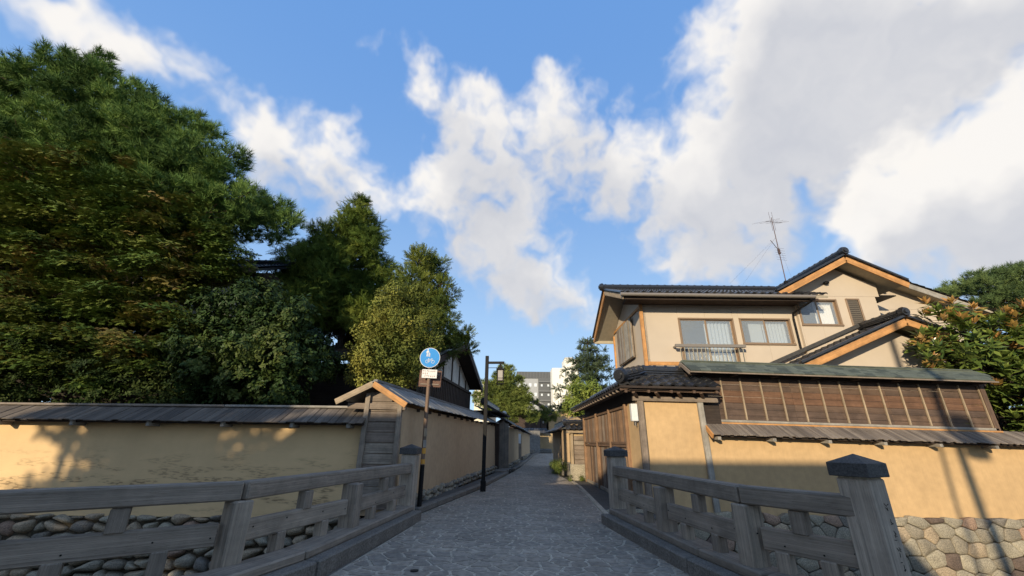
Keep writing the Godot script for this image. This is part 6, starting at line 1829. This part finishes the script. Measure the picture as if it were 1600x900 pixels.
func build_trees_right() -> void:
	# magnolia: whorls of big leathery leaves with rusty young ones at the tips
	var t := thing("magnolia_tree", "magnolia with large glossy leaves and rusty new growth at right", "tree", Vector3(14, 0, -12))
	var poly := P([11.1, 3.7, 12.1, 4.7, 12.6, 5.5, 13.1, 5.75, 13.6, 5.45, 14.3, 5.3, 15.1, 5.7, 17.5, 5.8, 17.5, 0.9, 13.9, 0.9, 13.6, 2.6, 12.6, 3.2, 11.5, 3.3])
	var pads := pads_in(poly, -12.0, 0.85, Vector2(0.34, 0.30), 0.30, 501, 0.9)
	pads.append_array(pads_in(P([11.9, 3.4, 13.0, 4.9, 14.5, 4.6, 17.2, 5.0, 17.2, 1.0, 14.1, 1.0, 13.8, 3.0]), -12.7, 0.2, Vector2(0.36, 0.34), 0.36, 502, 0.9))
	var leaf := MB.new()
	leaf_blade(leaf, Vector3.ZERO, Vector3(0, 1, 0), Vector3(0, 0, 1), 0.27, 0.115, 0.35)
	var lm := leaf.mesh()
	rng.seed = 503
	var xf := []
	var tint := []
	for pad in pads:
		var c: Vector3 = pad[0]
		var axis := (Vector3(rnd(-0.7, 0.7), 1.0, rnd(-0.2, 0.9))).normalized()
		var young: bool = rng.randf() < clampf((c.y - 3.2) * 0.34, 0.04, 0.70) and c.z > -12.6
		var g := Basis(axis.cross(Vector3(0, 0, 1)).normalized(), axis, axis.cross(Vector3(0, 0, 1)).normalized().cross(axis))
		for tier in 4:
			var n := 6
			for k in n:
				var a := TAU * k / n + tier * 0.5 + rnd(-0.25, 0.25)
				var open: float = [1.75, 1.4, 1.0, 0.45][tier] + rnd(-0.25, 0.25)
				var d := g * Vector3(sin(open) * cos(a), cos(open), sin(open) * sin(a))
				var nor := (axis - d * axis.dot(d)).normalized()
				if tier == 3: nor = nor
				var s := rnd(0.75, 1.2) * (0.85 if tier == 3 else 1.05)
				var x := d.cross(nor).normalized()
				xf.push_back(Transform3D(Basis(x * s, d * s, nor * s), c + axis * (tier * 0.05 - 0.05) + d * 0.02))
				var col := Color(0.055, 0.095, 0.022).lerp(Color(0.155, 0.195, 0.040), rng.randf())
				if young and tier >= 2: col = Color(0.36, 0.185, 0.060).lerp(Color(0.22, 0.155, 0.040), rng.randf() * 0.8)
				elif young and tier == 1 and rng.randf() < 0.5: col = Color(0.20, 0.19, 0.035)
				tint.push_back(col)
	# the largest in view as leaves of their own, the rest as one mass
	var order := range(xf.size())
	order.sort_custom(func(p, q): return xf[p].origin.distance_squared_to(Vector3(2, 4.5, 0)) < xf[q].origin.distance_squared_to(Vector3(2, 4.5, 0)))
	var tones := []
	for k in 6:
		var m := StandardMaterial3D.new()
		m.albedo_color = [Color(0.062, 0.103, 0.023), Color(0.105, 0.145, 0.031), Color(0.150, 0.190, 0.039), Color(0.36, 0.185, 0.06), Color(0.27, 0.165, 0.05), Color(0.20, 0.19, 0.035)][k].linear_to_srgb()
		m.roughness = 0.28; m.metallic_specular = 0.5
		m.backlight_enabled = true; m.backlight = Color(0.15, 0.15, 0.15)
		tones.push_back(m)
	var rx := []
	var rt := []
	for i in order.size():
		var k: int = order[i]
		if i < 290:
			var c: Color = tint[k]
			var best := 0
			var bd := 9.0
			for q in 6:
				var cc: Color = [Color(0.062, 0.103, 0.023), Color(0.105, 0.145, 0.031), Color(0.150, 0.190, 0.039), Color(0.36, 0.185, 0.06), Color(0.27, 0.165, 0.05), Color(0.20, 0.19, 0.035)][q]
				var dd := absf(cc.r - c.r) + absf(cc.g - c.g) + absf(cc.b - c.b)
				if dd < bd: bd = dd; best = q
			part("leaf", lm, tones[best], t, xf[k])
		else:
			rx.push_back(xf[k]); rt.push_back(tint[k])
	stuff(_mm(t, "leaves", lm, M.glossy_leaves, rx, rt))
	trunk(t, Vector3(14.6, -0.1, -12.4), Vector3(14.4, 4.8, -12.4), 0.14, 0.03, M.bark, pads, 2, 504, 0.2, 0.5)
	t = thing("far_pine", "broad pine beyond the house roof at the right edge", "tree", Vector3(34, 0, -26))
	pads = pads_in(P([29.0, 12.0, 31.2, 13.0, 33.7, 13.5, 40, 13.2, 40, 9.2, 33.0, 8.6, 29.9, 10.6]), -26.4, 1.3, Vector2(1.25, 0.9), 0.85, 511, 1.4)
	crown(t, "crown", tuft_mesh(18, 0.30, 0.030, 1.3, 27), M.needles, pads, 120.0, Vector2(0.9, 1.4), 0.5, 0.55, [Color(0.055, 0.090, 0.038), Color(0.095, 0.14, 0.05), Color(0.145, 0.195, 0.065)], 512, 0.3)
	trunk(t, Vector3(34, -0.1, -26.6), Vector3(34.5, 12.8, -26.6), 0.3, 0.06, M.red_bark, pads, 2, 513)

# what stands behind the viewer and throws the long evening shadows over bridge and walls
func build_behind() -> void:
	var h := thing("rear_house", "house out of view behind the bridge, shading the bridge and walls", "house", Vector3(-8.5, 0, 10.5))
	block("walls", Vector3(-9.4, 2.7, 11.0), Vector3(11.6, 5.4, 6.0), M.siding, h)
	part("upper_roof", prism(PackedVector2Array([Vector2(-2.6, 6.0), Vector2(2.6, 6.0), Vector2(0, 7.85)]), 6.2, Transform3D(Basis(Vector3(0, 0, 1), Vector3.UP, Vector3(-1, 0, 0)), Vector3(-15.2, 0, 11.0))), M.far_tile, h)  # out of view, raised to shade the left garden wall
	part("roof", prism(PackedVector2Array([Vector2(-3.9, 5.3), Vector2(3.9, 5.3), Vector2(0, 7.15)]), 12.45, Transform3D(Basis(Vector3(0, 0, 1), Vector3.UP, Vector3(-1, 0, 0)), Vector3(-15.6, 0, 11.0))), M.far_tile, h)
	var p := thing("utility_pole", "grey concrete utility pole with a transformer behind the bridge", "utility pole", Vector3(1.3, 0, 8.5))
	var m := MB.new()
	m.tube(PackedVector3Array([Vector3(1.3, -0.1, 8.5), Vector3(1.3, 11, 8.5)]), PackedFloat32Array([0.115, 0.085]), 12)
	part("pole", m.mesh(), M.pale_concrete, p)
	var tr := MB.new()
	tr.tube(PackedVector3Array([Vector3(1.72, 6.6, 8.5), Vector3(1.72, 7.6, 8.5)]), PackedFloat32Array([0.26, 0.26]), 14)
	part("transformer", tr.mesh(), M.far_tile, p)
	m = MB.new()
	m.tube(PackedVector3Array([Vector3(0.55, -0.1, 8.2), Vector3(0.9, 7.0, 8.4)]), PackedFloat32Array([0.045, 0.045]), 8)
	part("stay", m.mesh(), M.pale_concrete, p)
	var t := thing("rear_tree", "tree out of view on the near bank, dappling the left wall with shade", "tree", Vector3(-19, 0, 9.5))
	var pads := pads_in(P([-20.6, 2, -21.0, 6, -20.6, 8.0, -19.5, 9.4, -17.5, 9.2, -15.0, 8.2, -14.0, 6.0, -14.8, 2.2]), 9.5, 1.2, Vector2(1.5, 1.2), 0.95, 601, 1.5)
	crown(t, "crown", spray_mesh(12, 0.22, 0.12, 0.2, 31), M.leaves, pads, 105.0, Vector2(0.9, 1.4), 0.8, 0.4, [Color(0.05, 0.08, 0.02), Color(0.09, 0.12, 0.03)], 602, 0.2)
	trunk(t, Vector3(-19, -0.1, 9.5), Vector3(-20, 8.5, 9.5), 0.25, 0.05, M.bark, pads, 3, 603)

func _ready() -> void:
	# camera: held at eye height, tipped up and a touch out of level, with a wide lens
	var cam := Camera3D.new()
	cam.name = "camera"
	var pitch := deg_to_rad(20.9)
	var roll := deg_to_rad(0.6)
	var r := Vector3(1, 0, 0)
	var u := Vector3(0, cos(pitch), sin(pitch))
	var f := Vector3(0, sin(pitch), -cos(pitch))
	cam.transform = Transform3D(Basis(r * cos(roll) + u * sin(roll), u * cos(roll) - r * sin(roll), -f), Vector3(0, 1.5, 0))
	cam.fov = 71.15
	cam.near = 0.05; cam.far = 1200.0
	add_child(cam)
	cam.current = true
	var env := Environment.new()
	env.background_mode = Environment.BG_SKY
	env.sky = Sky.new()
	env.sky.sky_material = make_sky()
	env.tonemap_mode = Environment.TONE_MAPPER_LINEAR
	env.tonemap_exposure = 1.8
	env.sdfgi_enabled = true; env.ssao_enabled = true; env.ssil_enabled = true
	var we := WorldEnvironment.new()
	we.name = "environment"
	we.environment = env
	add_child(we)
	# low sun behind the viewer's left shoulder
	var sun := DirectionalLight3D.new()
	sun.name = "sun"
	sun.light_energy = 0.96
	sun.light_color = Color(1.0, 0.93, 0.80)
	sun.light_angular_distance = 0.5
	sun.shadow_enabled = true
	var az := deg_to_rad(27.0)
	var el := deg_to_rad(14.0)
	var d := Vector3(sin(az) * cos(el), -sin(el), -cos(az) * cos(el))
	sun.transform = Transform3D(Basis.looking_at(d), Vector3(-20, 20, 30))
	add_child(sun)
	make_textures()
	make_materials()
	rng.seed = 1; build_ground()
	rng.seed = 2; build_kerbs()
	rng.seed = 3; build_revetments()
	rng.seed = 4; build_parapets()
	rng.seed = 5; build_left_canal_wall()
	rng.seed = 6; build_lane_wall()
	rng.seed = 7; build_gate()
	rng.seed = 8; build_right_canal_wall()
	rng.seed = 9; build_house()
	rng.seed = 10; build_antenna()
	rng.seed = 11; build_old_house()
	rng.seed = 12; build_lane_far()
	rng.seed = 13; build_far()
	build_trees_left()
	build_trees_far()
	build_trees_right()
	build_behind()
	rng.seed = 14; build_sign()
	build_lamp(Vector3(-0.86, 0, -14.35), 4.36, "near black lamp post with a hanging square lantern at the left kerb", Vector3(0.62, 0, 0.05))
	build_lamp(Vector3(4.55, 0, -64.6), 5.0, "distant lamp post against the far walls where the lane bends", Vector3(0.5, 0, 0.3))
